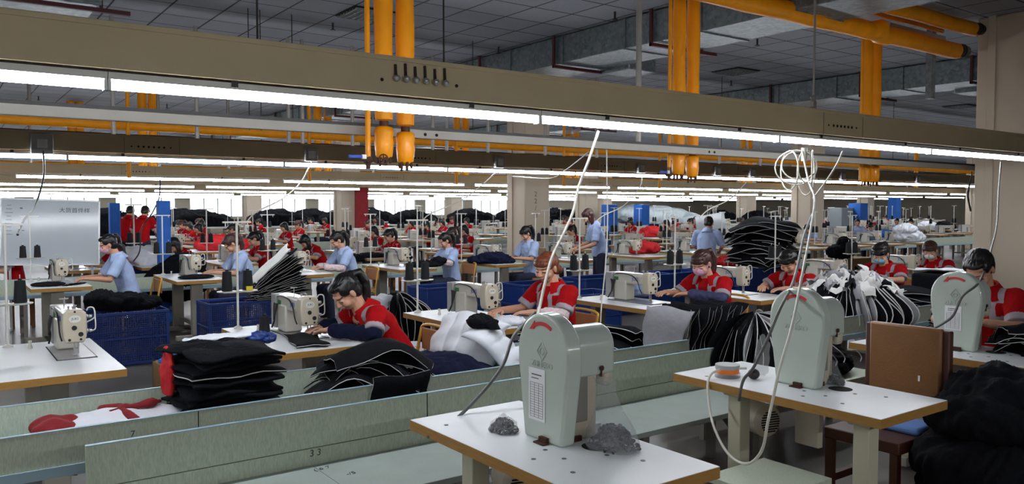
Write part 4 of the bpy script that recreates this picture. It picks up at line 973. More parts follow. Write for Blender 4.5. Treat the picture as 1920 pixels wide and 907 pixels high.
# people of the first row
SG = sleeve_guard
person('woman in red uniform with navy sleeve guards and black ponytail, bent over the nearest machine', (2.63, 4.98, 0), 0, 'bent', lift=.055, hair='ponytail', vox=.005, wr={1: (-.43, .24, .79), -1: (-.45, .07, .79)}, extra=SG('navy fabric', (-1, 1)), yaw=.1, pitch=.75).scale = (1.05, 1.05, 1.04)
person('auburn-haired woman in red and grey uniform looking down at her machine', (4.12, 5.08, 0), 0, 'up', hair='lowbun', hc='hair auburn', vox=.005, pitch=.3, yaw=.25, wr={1: (-.47, .12, .82), -1: (-.36, -.10, .82)}, extra=SG('pale floral', (-1,), b_=.6), lift=-.01)
person('woman in red uniform with a pink face mask and flowered left sleeve guard', (6.08, 5.08, 0), 0, 'sit', hair='fringe', hc='hair brown', mask='mask pink', vox=.005, yaw=.2, pitch=.5, wr={1: (-.45, .2, .83), -1: (-.38, .0, .83)}, extra=SG('floral', (-1,)), lift=.02)
person('woman in red uniform leaning down behind the middle button machine', (7.43, 5.08, 0), 0, 'sit', hair='lowbun', vox=.006, pitch=.7, yaw=.15, lift=-.02)
person('woman in red uniform with a pale blue face mask behind the big fanned bundle', (9.2, 5.08, 0), 0, 'sit', hair='fringe', mask='mask blue', vox=.006, pitch=.6, yaw=.3)
person('woman in red uniform with a white face mask sitting next to the big column', (10.8, 5.3, 0), 0, 'sit', hair='lowbun', hc='hair brown', mask='mask white', vox=.006, pitch=.5, yaw=.3, lift=-.02)
mn = person('black-haired man in red uniform, sitting at the right edge behind the button machine', (5.98, 2.5, 0), 0, 'sit', hair='short', vox=.005, pitch=.75, yaw=.05, lift=.06, top='uniform red', wr={1: (-.44, .05, .83), -1: (-.4, -.12, .83)})
mn.scale = (1.1, 1.1, 1.08)
for o in [o for o in COL.objects if o.name.startswith('person') and o.get('category') == 'person' and o is not mn and o.location.x > 3]:
    o.scale = (1.08, 1.12, 1.02); o.location.y -= .08
# their chairs
ch = tube_chair('yellow tubular chair of the front woman in red', (2.68, 4.98, 0))
for x, y, lb in ((4.17, 5.08, 'tubular chair of the auburn-haired woman'), (6.13, 5.08, 'tubular chair of the woman with the pink mask'), (7.48, 5.08, 'tubular chair of the woman behind the middle button machine'), (9.25, 5.08, 'tubular chair of the woman with the pale blue mask'), (6.03, 2.5, 'tubular chair of the man at the right edge')):
    dup(ch, (x, y, 0), 0, lb)
dup(ch, (3.05, 5.75, 0), 2.6, 'empty yellow tubular chair between the front two women in red')
dup(ch, (col_x(352, 12.3), 12.35, 0), PI, 'orange-tan tubular chair standing left of the second blue-shirted worker')

# ---------------------------------------------------------------- cloth of the near area
panel_stack('thick stack of folded black cloth with red lining in the near trough', (1.18, 4.14, .55), 11, .45, .42, .036, .1, 3, .02, 1, 0, sideways=.01, taper=.04, jit=.012, edge=.3, name='folded_cloth_stack', puff=.006)
heap('loose red and dark lining on top of the black cloth stack', (1.12, 4.2, .93), [((0, 0, .01), (.22, .17, .03)), ((-.12, .05, .0), (.12, .1, .03))], 'black fabric', 'cloth', 'loose_cloth', .012, 9, .008, seed=4)
tag(heap('strip of bright red lining hanging from the left side of the black cloth stack', (.93, 4.2, .72), [((0, 0, .1), (.03, .09, .14))], 'red fabric', 'cloth', 'red_lining', .01, 9, .008, seed=2), None)
tag(heap('white cloth edge lying over the top of the black cloth stack', (1.22, 4.32, .945), [((0, 0, .015), (.2, .07, .018))], 'white fabric', 'cloth', 'white_cloth', .01, 9, .008, seed=3), None)
t = thing('tied_parcel', 'flat white parcel tied with dark red cloth lying in the near trough', 'parcel', (.70, 4.15, .60), .15)
b = MB(); b.ell((0, 0, -.005), (.27, .17, .05)); blob('red_filling', b, 'dark red cloth', t, .01, 1, None, lambda c, n: n * .02 * noi(c, 12))
slab(MB(), .52, .34, .05, 5, Matrix.Translation((.0, 0, .05)), .012, .03, taper=.1, mats=(0, 0)).build('wrapper', 'white fabric', t, 60)
b = MB(); b.ell((-.27, .02, .05), (.10, .14, .05)); b.ell((-.2, -.12, .03), (.12, .05, .03)); blob('red_lining', b, 'dark red cloth', t, .008, 1, None, lambda c, n: n * .02 * noi(c, 14))
b = MB(); b.tube([(.02, -.18, .06), (.0, -.06, .09), (.02, .05, .09), (-.03, .18, .06)], [.022, .016, .016, .02], 8, 0, 3); b.tube([(.02, -.02, .09), (.12, -.03, .1), (.2, .02, .09)], [.016, .024, .01], 8, 0, 3); b.tube([(.02, -.02, .09), (-.06, -.05, .095)], [.018, .008], 8); b.ell((.02, -.02, .095), (.03, .03, .02)); blob('tie', b, 'dark red cloth', t, .006, 1)
t = thing('cardboard_box', 'open cardboard box behind the near trough, left of the black cloth stack', 'box', (1.08, 4.75, 0), .05)
MB().b2(0, .42, 0, .02, .45, .72).b2(0, .42, .4, .42, .45, .72).b2(0, .02, 0, .42, .45, .72).b2(.4, .42, 0, .42, .45, .72).b2(0, .42, 0, .42, .45, .47).build('carton', 'cardboard', t)
MB().b2(.0, .42, 0, .42, .0, .45).build('lower_carton', 'cardboard', t, bevel=.004)
heap('bright blue cloth lying in the cardboard box', (1.27, 4.98, .66), [((0, 0, .04), (.2, .17, .05)), ((-.08, .05, .07), (.12, .1, .04))], 'blue cloth', 'cloth', 'blue_cloth', .012, 8, .008)
heap('crumpled blue film beside the top of the black cloth stack', (1.42, 4.3, .90), [((0, 0, .04), (.07, .05, .035)), ((.06, .03, .03), (.05, .05, .03))], 'blue plastic', 'film', 'blue_film', .012, 16, .005)
# pile in front of the red woman
panel_stack('drooping pile of navy quilted panels in the trough in front of the red woman', (2.02, 4.14, .52), 11, .42, .56, .024, .5, 11, .2, 11, 14, sideways=.16, jit=.05, name='quilted_panel_stack', puff=.016)
panel_stack('loose black quilted panels slipping off the left end of the drooping pile', (1.84, 4.08, .50), 5, .4, .42, .035, .9, 12, .15, 12, 14, sideways=.1)
t = thing('cut_piece', 'single black quilted panel hanging over the near trough wall', 'fabric panel', (2.03, 3.82, .49), 0); slab(MB(), .34, .26, .025, 8, Matrix.Translation((0, -.008, .12)) @ Matrix.Rotation(PI / 2 - .06, 4, 'X'), .004, 0, taper=.03).build('cloth', FAB[:2], t, 50)
heap('smooth dark navy quilted piece lying beside the drooping pile', (2.48, 4.2, .54), [((0, 0, .1), (.3, .2, .12)), ((.12, -.05, .06), (.32, .18, .08)), ((-.1, .1, .15), (.2, .12, .08))], 'navy fabric', 'cloth', 'quilted_piece', .014, 5, .01, seed=8)
for k, (lb, x, y, z, rz_) in enumerate((('white wadding piece with ragged edges lying across the drooping pile', 2.2, 4.05, .76, .3), ('small white wadding corner showing low in the drooping pile', 1.98, 3.93, .66, -.4))):
    t = thing('wadding_piece', lb, 'fabric piece', (x, y, z), rz_); slab(MB(), .26 - .08 * k, .2, .02, 44 + k, RX_(.5, 4, 'X') @ RX_(.1, 4, 'Y'), .02, .1, taper=.3, mats=(0, 0)).build('wadding', 'white wadding', t, 60)
# white garments
for k, (lb, x, y, z, rx_, ry, rz_, w_, l, qn) in enumerate((('white quilted garment leaning over the trough left of the second sewing machine', 2.86, 4.5, .80, .1, -1.0, .35, .34, .50, 4), ('white quilted garment lying in front, with an armhole facing the camera', 3.05, 4.26, .745, .75, .1, .7, .44, .46, 5), ('white quilted piece at the bottom of the white garments', 3.3, 4.2, .64, .4, .35, .3, .36, .34, 4), ('white quilted piece hanging behind the other white garments', 3.0, 4.55, .68, .3, -.5, .2, .5, .3, 3))):
    t = thing('quilted_garment', lb, 'garment', (x, y, z), rz_)
    slab(MB(), w_, l, .085, 300 + k, RX_(rx_, 4, 'X') @ RX_(ry, 4, 'Y'), .012, .1, nx=16, ny=48, taper=.25, sideways=.15, mats=(0, 0), quilt=qn).build('quilting', 'white fabric', t, 180)
    if k == 1:
        b = MB(); M = RX_(rx_, 4, 'X') @ RX_(ry, 4, 'Y'); b.tube([M @ Vector((-.09 + .06 * math.cos(a), -.17 + .05 * math.sin(a), .045)) for a in [q * PI / 8 for q in range(16)]], .016, 8, closed=True); b.ell(M @ Vector((-.09, -.17, .03)), (.05, .04, .02)); b.build('armhole', 'grey wadding', t, 180)
heap('black lining bunched on the white quilted garments', (2.90, 4.32, .86), [((0, 0, .04), (.11, .09, .05)), ((.04, -.08, -.03), (.04, .05, .08))], 'black fabric', 'cloth', 'black_lining', .02, 10, .008)
panel_stack('black pieces with white edges lying behind the second sewing machine', (3.62, 4.42, .55), 5, .36, .5, .05, .2, 21, .1, 5, 30, sideways=.1)
# table work
t = thing('cut_piece', 'black quilted sleeve piece being sewn on the front red woman\'s table', 'fabric panel', (1.98, 5.05, TH + .014), -.3); slab(MB(), .24, .52, .022, 31, Matrix.Rotation(.1, 4, 'Z'), .003, 0, taper=.2).build('cloth', FAB[:2], t, 50)
t = thing('cut_piece', 'white and black piece under the auburn-haired woman\'s hands', 'fabric panel', (3.58, 5.05, TH + .02), .5); slab(MB(), .3, .34, .03, 32, Matrix.Rotation(-.12, 4, 'X'), .008, 0, taper=.2, mats=(1, 0)).build('cloth', FAB[:2], t, 50)
heap('crumpled white piece in front of the second machine needle', (3.52, 4.86, TH), [((0, 0, .03), (.14, .09, .04))], 'white fabric', 'cloth', 'white_piece', .012, 12, .007)
heap('grey-white shirt cloth draped behind the machine of the pink-masked woman', (5.62, 5.78, TH), [((0, 0, .1), (.2, .14, .12)), ((.1, -.1, .08), (.14, .12, .1))], 'shirt blue', 'cloth', 'draped_shirt', .02, 7, .01)
# upright bundles in front of the pink-masked woman
def leaning(label, loc, n, w_, h, step, lean, rz, seed, first_light=0, spread=.03, thick=.03):
    t = thing('leaning_panel_bundle', label, 'fabric bundle', loc, rz); rr = random.Random(seed)
    for k in range(n):
        M = Matrix.Translation((k * step, rr.uniform(-.02, .02), h / 2 - .02 + rr.uniform(-.02, .02))) @ Matrix.Rotation(-lean + spread * (k - n / 2) + rr.uniform(-.04, .04), 4, 'Y') @ Matrix.Rotation(PI / 2, 4, 'Y') @ Matrix.Rotation(rr.uniform(-.05, .05) + PI / 2, 4, 'Z')
        slab(MB(), w_ * rr.uniform(.9, 1.06), h * rr.uniform(.9, 1.08), thick, seed * 31 + k, M, .008, 0, taper=.2, mats=(2 if k < first_light else 0, 1)).build('panel', FAB, t, 50)
    return t
leaning('upright bundle of black quilted panels with two grey ones, in front of the pink-masked woman', (4.42, 4.16, .555), 15, .40, .36, .05, -.5, .1, 41, 2, .03, .022)
panel_stack('small slanting bundle of black panels at the left of the upright bundle', (3.92, 4.16, .55), 6, .34, .4, .035, .3, 42, .12, 8, 35, sideways=.1)
heap('dark cloth lying under the upright bundle', (4.1, 4.1, .55), [((0, 0, .03), (.3, .2, .05))], 'black fabric', 'cloth', 'dark_cloth', .015, 8, .01)
RX = Matrix.Rotation
fan_pages('fanned bundle of black panels standing on the counter end, left of the middle button machine', (4.62, 3.55, .46), 40, .34, .42, -3.3, .7, 51, RX(.15, 4, 'X'), .15, thick=.045, wig=.35, vary=.1)
t = thing('small_bench', 'low bench under the fanned bundle at the counter end', 'bench', (4.35, 3.3, 0)); MB().b2(0, .7, 0, .5, .40, .44).build('top', 'green laminate', t, bevel=.003)
for x in (.03, .62):
    for y in (.03, .42): MB().b2(x, x + .04, y, y + .04, 0, .40).build('leg', 'grey steel paint', t)
fan_pages('huge gathered bundle of black panels with white frilled edges, centre right', (6.95, 4.15, .52), 58, .43, .50, -PI, PI * .97, 61, None, .30, thick=.055, lightfrac=.16, wig=.25)
t = thing('wadding_frill', 'crumpled ring of white and grey frills on top of the huge gathered bundle', 'wadding', (6.95, 4.15, .90)); rq = random.Random(77)
for k in range(46):
    an = k * 2.4; ro = .08 + .27 * math.sqrt((k + 1) / 46); M = Matrix.Translation((ro * math.cos(an), ro * math.sin(an), .19 - .5 * ro + rq.uniform(-.02, .03))) @ RX(an, 4, 'Z') @ RX(rq.uniform(.2, 1.0), 4, 'Y') @ RX(rq.uniform(-.9, .9), 4, 'X')
    slab(MB(), rq.uniform(.14, .27), rq.uniform(.09, .18), .012, 900 + k, M, .016, .3, nx=6, ny=6, taper=.4, mats=(0, 0)).build('frill', ['white wadding', 'grey wadding', 'black fabric'][0 if k % 3 else (2 if k % 4 == 0 else 1)], t, 60)
heap('black cloth with white drawstrings in the gap right of the middle button machine', (5.25, 3.4, .42), [((0, 0, .08), (.34, .2, .12)), ((.15, .05, .16), (.16, .14, .1)), ((-.2, 0, .14), (.12, .14, .1))], 'black fabric', 'cloth', 'black_cloth', .025, 7, .011, seed=3)
t = thing('small_bench', 'low bench under the black cloth with drawstrings', 'bench', (4.9, 3.15, 0)); MB().b2(0, .8, 0, .45, .38, .42).build('top', 'green laminate', t, bevel=.003)
for x in (.03, .72):
    for y in (.03, .37): MB().b2(x, x + .04, y, y + .04, 0, .38).build('leg', 'grey steel paint', t)
b = MB()
for k, P0 in enumerate(((5.05, 3.22), (5.2, 3.25), (5.33, 3.2))): b.tube([(P0[0], P0[1], .66), (P0[0] + .03, P0[1] - .04, .62), (P0[0] + .08, P0[1] - .05, .57), (P0[0] + .05, P0[1] - .06, .54)], .004, 6, 0, 4)
tag(b.build('drawstrings', 'white thread'), 'white drawstrings on the black cloth right of the middle button machine', 'drawstring')
panel_stack('flat bundle of black panels with white edges behind the brown chair', (8.0, 4.15, .50), 9, .5, .62, .034, .3, 71, .06, 4, 0, sideways=.06)
t = thing('carton_of_panels', 'big black block of stacked pieces under a white sheet, right of the big bundle', 'fabric block', (8.75, 4.16, .55), .1)
MB().b2(-.3, .36, -.24, .24, 0, .40).build('black_block', 'black fabric', t, bevel=.03, seg=3); slab(MB(), .62, .46, .02, 5, Matrix.Translation((.02, 0, .425)) @ RX(.06, 4, 'Y') @ RX(PI / 2, 4, 'Z'), .008, 0, taper=.05, mats=(0, 0)).build('white_sheet', 'white fabric', t, 60)
panel_stack('black pieces with curly white edges on the man\'s table at the right edge', (5.42, 2.03, TH), 6, .36, .42, .028, .4, 81, .08, 10, 12, sideways=.15, puff=.02)

# ---------------------------------------------------------------- crates between the rows
c0 = crate('blue lattice crate left of the first blue-shirted worker\'s legs, front left', (col_x(222, 9.3), 9.3, 0), .86, .52, .56)
dup(c0, (col_x(447, 9.5), 9.5, 0), 0, 'blue lattice crate under the fanned black bundle beside the second blue-shirted worker')
c2 = crate('blue solid crate behind the auburn-haired woman', (col_x(1008, 9.0), 9.0, 0), .9, .55, .58, solid=True)
for px, Y, lb in ((1118, 9.2, 'blue crate wrapped in clear film, under the standing woman in blue'), (1090, 7.6, 'low blue crate on the floor right of the auburn-haired woman'), (835, 9.4, 'blue crate under the table of the fourth blue-shirted worker'), (1210, 9.1, 'blue crate behind the machine of the pink-masked woman'), (1268, 9.2, 'blue crate directly behind the pink-masked woman'), (1335, 9.2, 'blue crate right behind the pink-masked woman\'s shoulder'), (1395, 9.0, 'blue crate under the left end of the tall black stack'), (1452, 9.1, 'blue crate under the right end of the tall black stack')):
    dup(c2, (col_x(px, Y), Y, 0), 0, lb)
b = MB(); b.ell((0, 0, .3), (.5, .32, .32)); 
hinge_fan('fanned bundle of black and white panels on the blue crate beside the second blue-shirted worker', (col_x(462, 9.5), 9.4, .57), 18, .66, .40, 2, 44, -.1, 91, .028, 2)
heap('dark cloth with grey edging on the first blue lattice crate', (col_x(225, 9.3), 9.3, .56), [((0, 0, .08), (.34, .2, .1)), ((-.2, 0, .12), (.16, .16, .1)), ((.2, 0, .06), (.2, .2, .08))], 'black fabric', 'cloth', 'dark_cloth', .03, 7, .014)
fan_pages('bundle of black panels with white edges behind the front red woman', (col_x(745, 7.6), 7.6, .20), 36, .30, .48, -PI, PI * .97, 95, None, .2, thick=.04, wig=.5, vary=.12, lightfrac=.1)
tag(MB().b2(col_x(745, 7.6) - .3, col_x(745, 7.6) + .3, 7.3, 7.9, 0, .2).build('low_pallet', 'cardboard', bevel=.01), 'low cardboard box under the striped bundle behind the front red woman', 'box')
heap('white garment slumped over the striped bundle behind the front red woman', (col_x(700, 7.7), 7.7, .5), [((0, 0, .1), (.2, .16, .1)), ((.14, 0, .16), (.1, .1, .07))], 'white fabric', 'garment', 'white_garment', .02, 6, .012)
heap('puffy white bag on the floor behind the front red woman', (col_x(775, 6.9), 6.9, 0), [((0, 0, .16), (.26, .22, .16))], 'white fabric', 'bag', 'white_bag', .02, 5, .014)
panel_stack('tall stack of black quilted panels with white edges, on crates right of centre', (col_x(1432, 9.1), 9.1, .59), 13, .85, 1.1, .058, .3, 101, .09, 6, 12, jit=.1, sideways=.16, puff=.022)
heap('white padded bundle on the table behind the two masked women at right', (col_x(1705, 10.5), 10.5, .76), [((0, 0, .15), (.45, .3, .18)), ((-.2, 0, .32), (.3, .25, .16)), ((.3, 0, .12), (.3, .25, .14))], 'white fabric', 'bundle', 'padded_bundle', .04, 4, .02)
heap('black and white animal-patterned cloth on the table behind the big fanned bundle', (col_x(1578, 8.2), 8.2, .72), [((0, 0, .12), (.34, .2, .14)), ((.1, 0, .26), (.16, .14, .12))], 'black fabric', 'cloth', 'patterned_cloth', .04, 6, .014)
tag(MB().b2(col_x(1530, 8.2), col_x(1625, 8.2), 8.0, 8.5, 0, .72).build('wooden_crate', 'cardboard', bevel=.01), 'tan wooden crate under the patterned cloth behind the big fanned bundle', 'crate')
heap('bright blue rolled cloth on a table among the right-hand blue shirts', (col_x(1655, 12.8), 12.8, .76), [((0, 0, .1), (.8, .2, .12))], 'blue cloth', 'cloth', 'rolled_cloth', .02, 5, .02)
# ---------------------------------------------------------------- second sewing row (blue shirts)
XT2 = [.85, 2.35, 3.75, 5.35, 7.0, 8.55, 10.2, 11.9, 13.6, 15.3, 17.0, 18.5, col_x(1705, 10.5) - .3]
w2 = ['first blue-shirted worker from the left', 'second blue-shirted worker from the left', 'third blue-shirted worker from the left', 'fourth blue-shirted worker from the left', 'blue-shirted worker in front of the pale column', 'standing woman in blue']
w2 += ['row right of the standing woman in blue'] * 9
for i, x in enumerate(XT2):
    nm = ('of the ' + w2[i]) if i < 6 else ['in the row right of the standing woman in blue, first of it', 'in front of the man in blue standing at the whiteboard', 'beside the man in blue standing at the whiteboard', 'behind the tall black stack', 'behind the column right of centre', 'behind the big fanned bundle', 'behind the white padded bundle'][i - 6]
    dup(tb1, (x, 10.05, 0), 0, 'sewing table ' + nm)
    dup(hd0, (x + .36, 10.62, TH), 0, 'white sewing machine ' + nm)
    dup(st0, (x + .1, 11.2, TH), 0, 'thread stand ' + nm)
BL = dict(top='shirt blue', trim=None)
pb = [
 ('woman in light blue shirt with a pink mask, leftmost of the blue shirts', col_x(200, 10.55) + .24, 'sit', dict(hair='lowtail', mask='mask pink', pitch=.35, lift=.12)),
 ('woman in light blue shirt with brown ponytail, second blue shirt from the left', col_x(425, 10.55) + .28, 'sit', dict(hair='ponytail', hc='hair brown', pitch=.8, lift=.09)),
 ('woman in light blue shirt with pale sleeve guards, third blue shirt from the left', col_x(625, 10.55) + .28, 'sit', dict(hair='ponytail', pitch=.6, lift=.10, extra=SG('pale floral', (-1, 1)))),
 ('woman in light blue shirt holding black cloth, fourth blue shirt from the left', col_x(822, 10.55) + .24, 'up', dict(hair='ponytail', pitch=.5, lift=-.02, extra=SG('pale floral', (-1,)))),
 ('woman in light blue shirt in front of the pale column, looking down at navy cloth', col_x(972, 10.55) + .28, 'up', dict(hair='fringe', pitch=.6, lift=.06)),
]
CHN = ['first', 'second', 'third', 'fourth', 'fifth']
for k, (lb, x, po, kw) in enumerate(pb):
    person(lb, (x, 10.55, 0), 0, po, vox=.007, **BL, **kw); dup(ch, (x + .06, 10.55, 0), 0, 'tubular chair of the %s blue-shirted worker from the left' % CHN[k])
person('standing woman in light blue shirt with reddish-brown hair bending to a machine', (col_x(1108, 9.7) + .2, 9.7, 0), -.5, 'stand', vox=.007, hair='long', hc='hair brown', lift=.03, **BL)
person('standing man in light blue shirt seen from behind at the leaning whiteboard', (col_x(1325, 8.5), 8.5, 0), math.radians(-150), 'stand', vox=.007, hair='short', pitch=.5, lift=-.03, **BL).scale = (.95, .95, .96)
heap('navy cloth spread over the table in front of the pale column', (col_x(925, 10.4), 10.4, TH), [((0, 0, .07), (.3, .25, .1)), ((-.2, .1, .05), (.2, .2, .07)), ((.2, -.1, .04), (.2, .15, .05))], 'navy fabric', 'cloth', 'navy_cloth', .04, 6, .014)
heap('black cloth held by the fourth blue-shirted worker', (col_x(800, 10.35), 10.35, TH), [((0, 0, .04), (.3, .15, .06)), ((.2, 0, .08), (.14, .12, .07))], 'black fabric', 'cloth', 'black_cloth', .02, 8, .012)
heap('black strips on the table of the leftmost blue-shirted worker', (1.05, 10.4, TH), [((0, 0, .015), (.18, .2, .025)), ((.25, -.1, .01), (.2, .04, .012))], 'black fabric', 'cloth', 'black_strips', .01, 12, .01)
heap('black cloth on the table of the second blue-shirted worker', (2.65, 10.35, TH), [((0, 0, .02), (.22, .15, .03))], 'black fabric', 'cloth', 'black_cloth', .01, 12, .01)
heap('red cloth heap right of the standing woman in blue', (col_x(1212, 10.9), 10.9, TH), [((0, 0, .1), (.3, .25, .14)), ((-.2, 0, .05), (.2, .2, .07))], 'red fabric', 'cloth', 'red_cloth', .03, 6, .015)
heap('red plastic-wrapped cloth under a table right of the man at the whiteboard', (col_x(1368, 11.0), 11.0, .35), [((0, 0, .12), (.4, .25, .16))], 'red fabric', 'cloth', 'red_bag', .03, 6, .015)
heap('big black heap between the unattended board and the second blue-shirted worker', (col_x(318, 12.3) , 11.9, .3), [((0, 0, .3), (.45, .3, .3)), ((.1, 0, .5), (.3, .25, .2))], 'black fabric', 'cloth', 'black_heap', .03, 4, .02)
heap('row of dark jeans piled on the table behind the third blue-shirted worker', (col_x(700, 12.9), 12.9, .70), [((0, 0, .05), (.6, .25, .09)), ((.5, 0, .05), (.4, .2, .07))], 'black fabric', 'cloth', 'jeans_pile', .03, 5, .02)

# whiteboards and blue posts
def board(label, c, w_, h_, rz, roll=0, txt=None):
    t = thing('whiteboard', label, 'whiteboard', (c[0], c[1], 0), rz)
    M = Matrix.Translation((0, 0, c[2])) @ RX(roll, 4, 'Y') @ RX(-.12, 4, 'X')
    MB().box((0, 0, 0), (w_, .018, h_)).xf(M).build('panel', 'board', t)
    b = MB()
    for (x, z, a, c_) in ((0, h_ / 2, w_, .02), (0, -h_ / 2, w_, .02), (w_ / 2, 0, .02, h_), (-w_ / 2, 0, .02, h_)): b.box((x, 0, z), (a, .026, c_))
    b.xf(M).build('frame', 'alu', t)
    for s in (-1, 1): MB().b2(s * w_ * .42 - .015, s * w_ * .42 + .015, .03, .06, 0, c[2] + h_ * .3).b2(s * w_ * .42 - .015, s * w_ * .42 + .015, -.05, .12, 0, .03).build('stand_leg', 'alu', t)
    if txt:
        text('board_heading', txt, .075, M @ basis((1, 0, 0), (0, 0, 1), (w_ * .24, -.0105, h_ * .34)), 'ink', t, .0003)
        b = MB()
        for k in range(9): b.box((-w_ * .42, -.0095, h_ * (.4 - .055 * k)), (.05 + .02 * (k % 3), .0008, .006))
        b.box((-w_ * .30, -.0095, h_ * .36), (.03, .0008, .02)); b.box((-w_ * .28, -.0095, h_ * .02), (.03, .0008, .01)); b.xf(M).build('faded_notes', 'grey cable', t)
    else:
        b = MB(); b.box((0, -.0095, .12), (w_ * .9, .0008, .006)); b.box((.03, -.0095, -.1), (.006, .0008, h_ * .7)); b.xf(M).build('ruled_line', 'ink', t)
    return t
p = at_y(100, 436, 12.2)
board('large glossy whiteboard with faded Chinese heading standing at the left edge', (p.x, 12.45, p.z - .0), 1.16, .88, -.12, .03, '大货首件样')
p = at_y(1336, 440, 13.0)
board('whiteboard standing crooked behind the man in blue', (p.x, 13.0, p.z), .95, 1.0, -.1, -.12)
def post(px, Y, zt, wd, label, zb=0):
    tag(MB().box((col_x(px, Y), Y, (zt + zb) / 2), (wd, wd, zt - zb)).build('padded_post', 'blue cloth', bevel=.01), label, 'post')
post(306, 12.1, 1.74, .16, 'bright blue padded post beside the big black heap at left')
post(214, 15.0, 1.72, .16, 'bright blue padded post behind the whiteboard\'s right edge')
post(1143, 21.5, 1.74, .42, 'left of two blue padded posts in front of the white canvas')
post(1203, 21.5, 1.74, .42, 'right of two blue padded posts in front of the white canvas')
post(1609, 15.2, 1.78, .45, 'blue hanging drum near the grey cabinet at right', 1.2)
t = thing('grey_cabinet', 'grey steel cabinet behind the column, right of centre', 'cabinet', (col_x(1580, 15.5), 15.5, 0)); MB().b2(-.45, .45, -.25, .25, 0, 1.62).build('body', 'grey cabinet', t, bevel=.01); MB().b2(-.42, -.01, -.262, -.25, .1, 1.55).build('door', 'grey cabinet', t); MB().b2(.01, .42, -.262, -.25, .1, 1.55).build('door', 'grey cabinet', t)
post(1677, 24, 2.4, .5, 'tall dark red pillar strip in the far right background'); pass
heap('long white canvas thrown over racks behind the blue posts', (col_x(1225, 23.5), 23.5, .95), [((0, 0, .3), (2.2, .6, .45)), ((-1, 0, .45), (1.2, .6, .35)), ((1.6, 0, .1), (1.2, .6, .4))], 'white canvas', 'canvas', 'canvas_cover', .08, 1.4, .05)
tag(MB().b2(col_x(1150, 23.5) - .4, col_x(1290, 23.5) + .6, 23.1, 24.1, 0, .98).build('storage_rack', 'navy fabric', bevel=.02), 'dark clothes rack under the white canvas', 'rack')

# ---------------------------------------------------------------- low detail machine, table and stand for the far rows
ft = thing('sewing_table', 'sewing table in the third row, behind the green trough', 'table', (0, 0, -50)); 
b = MB(); b.b2(0, .6, 0, 1.2, TH - .042, TH - .003, 1); b.b2(.002, .598, .002, 1.198, TH - .004, TH, 0); b.build('tabletop', ['white laminate', 'beech edge'], ft)
for y in (.1, 1.0):
    MB().b2(.25, .33, y, y + .08, 0, TH - .04).build('leg', 'leg steel paint', ft)
cache(ft)
fh = sewing_head('x', (0, 0, -50), 0); fs = thing('thread_stand', 'x', 'thread stand', (0, 0, -50))
MB().cyl((0, 0, 0), (0, 0, .82), .010, n=8).build('pole', 'lamp housing', fs); MB().box((0, 0, .82), (.22, .025, .015)).box((0, 0, .28), (.2, .08, .01)).build('guide_arm', 'lamp housing', fs)
for x in (-.06, .06):
    b = MB(); cone(b, (x, 0, .285)); b.build('thread_cone', 'black thread', fs)
cache(fs)
farrows = [(12.62, 1.65, 1.3, 33, 'third'), (18.5, 1.7, 2, 40, 'fourth'), (21.0, 1.7, 2.6, 44, 'fifth'), (26.8, 1.8, 3, 48, 'sixth'), (29.6, 1.8, 4, 52, 'seventh')]
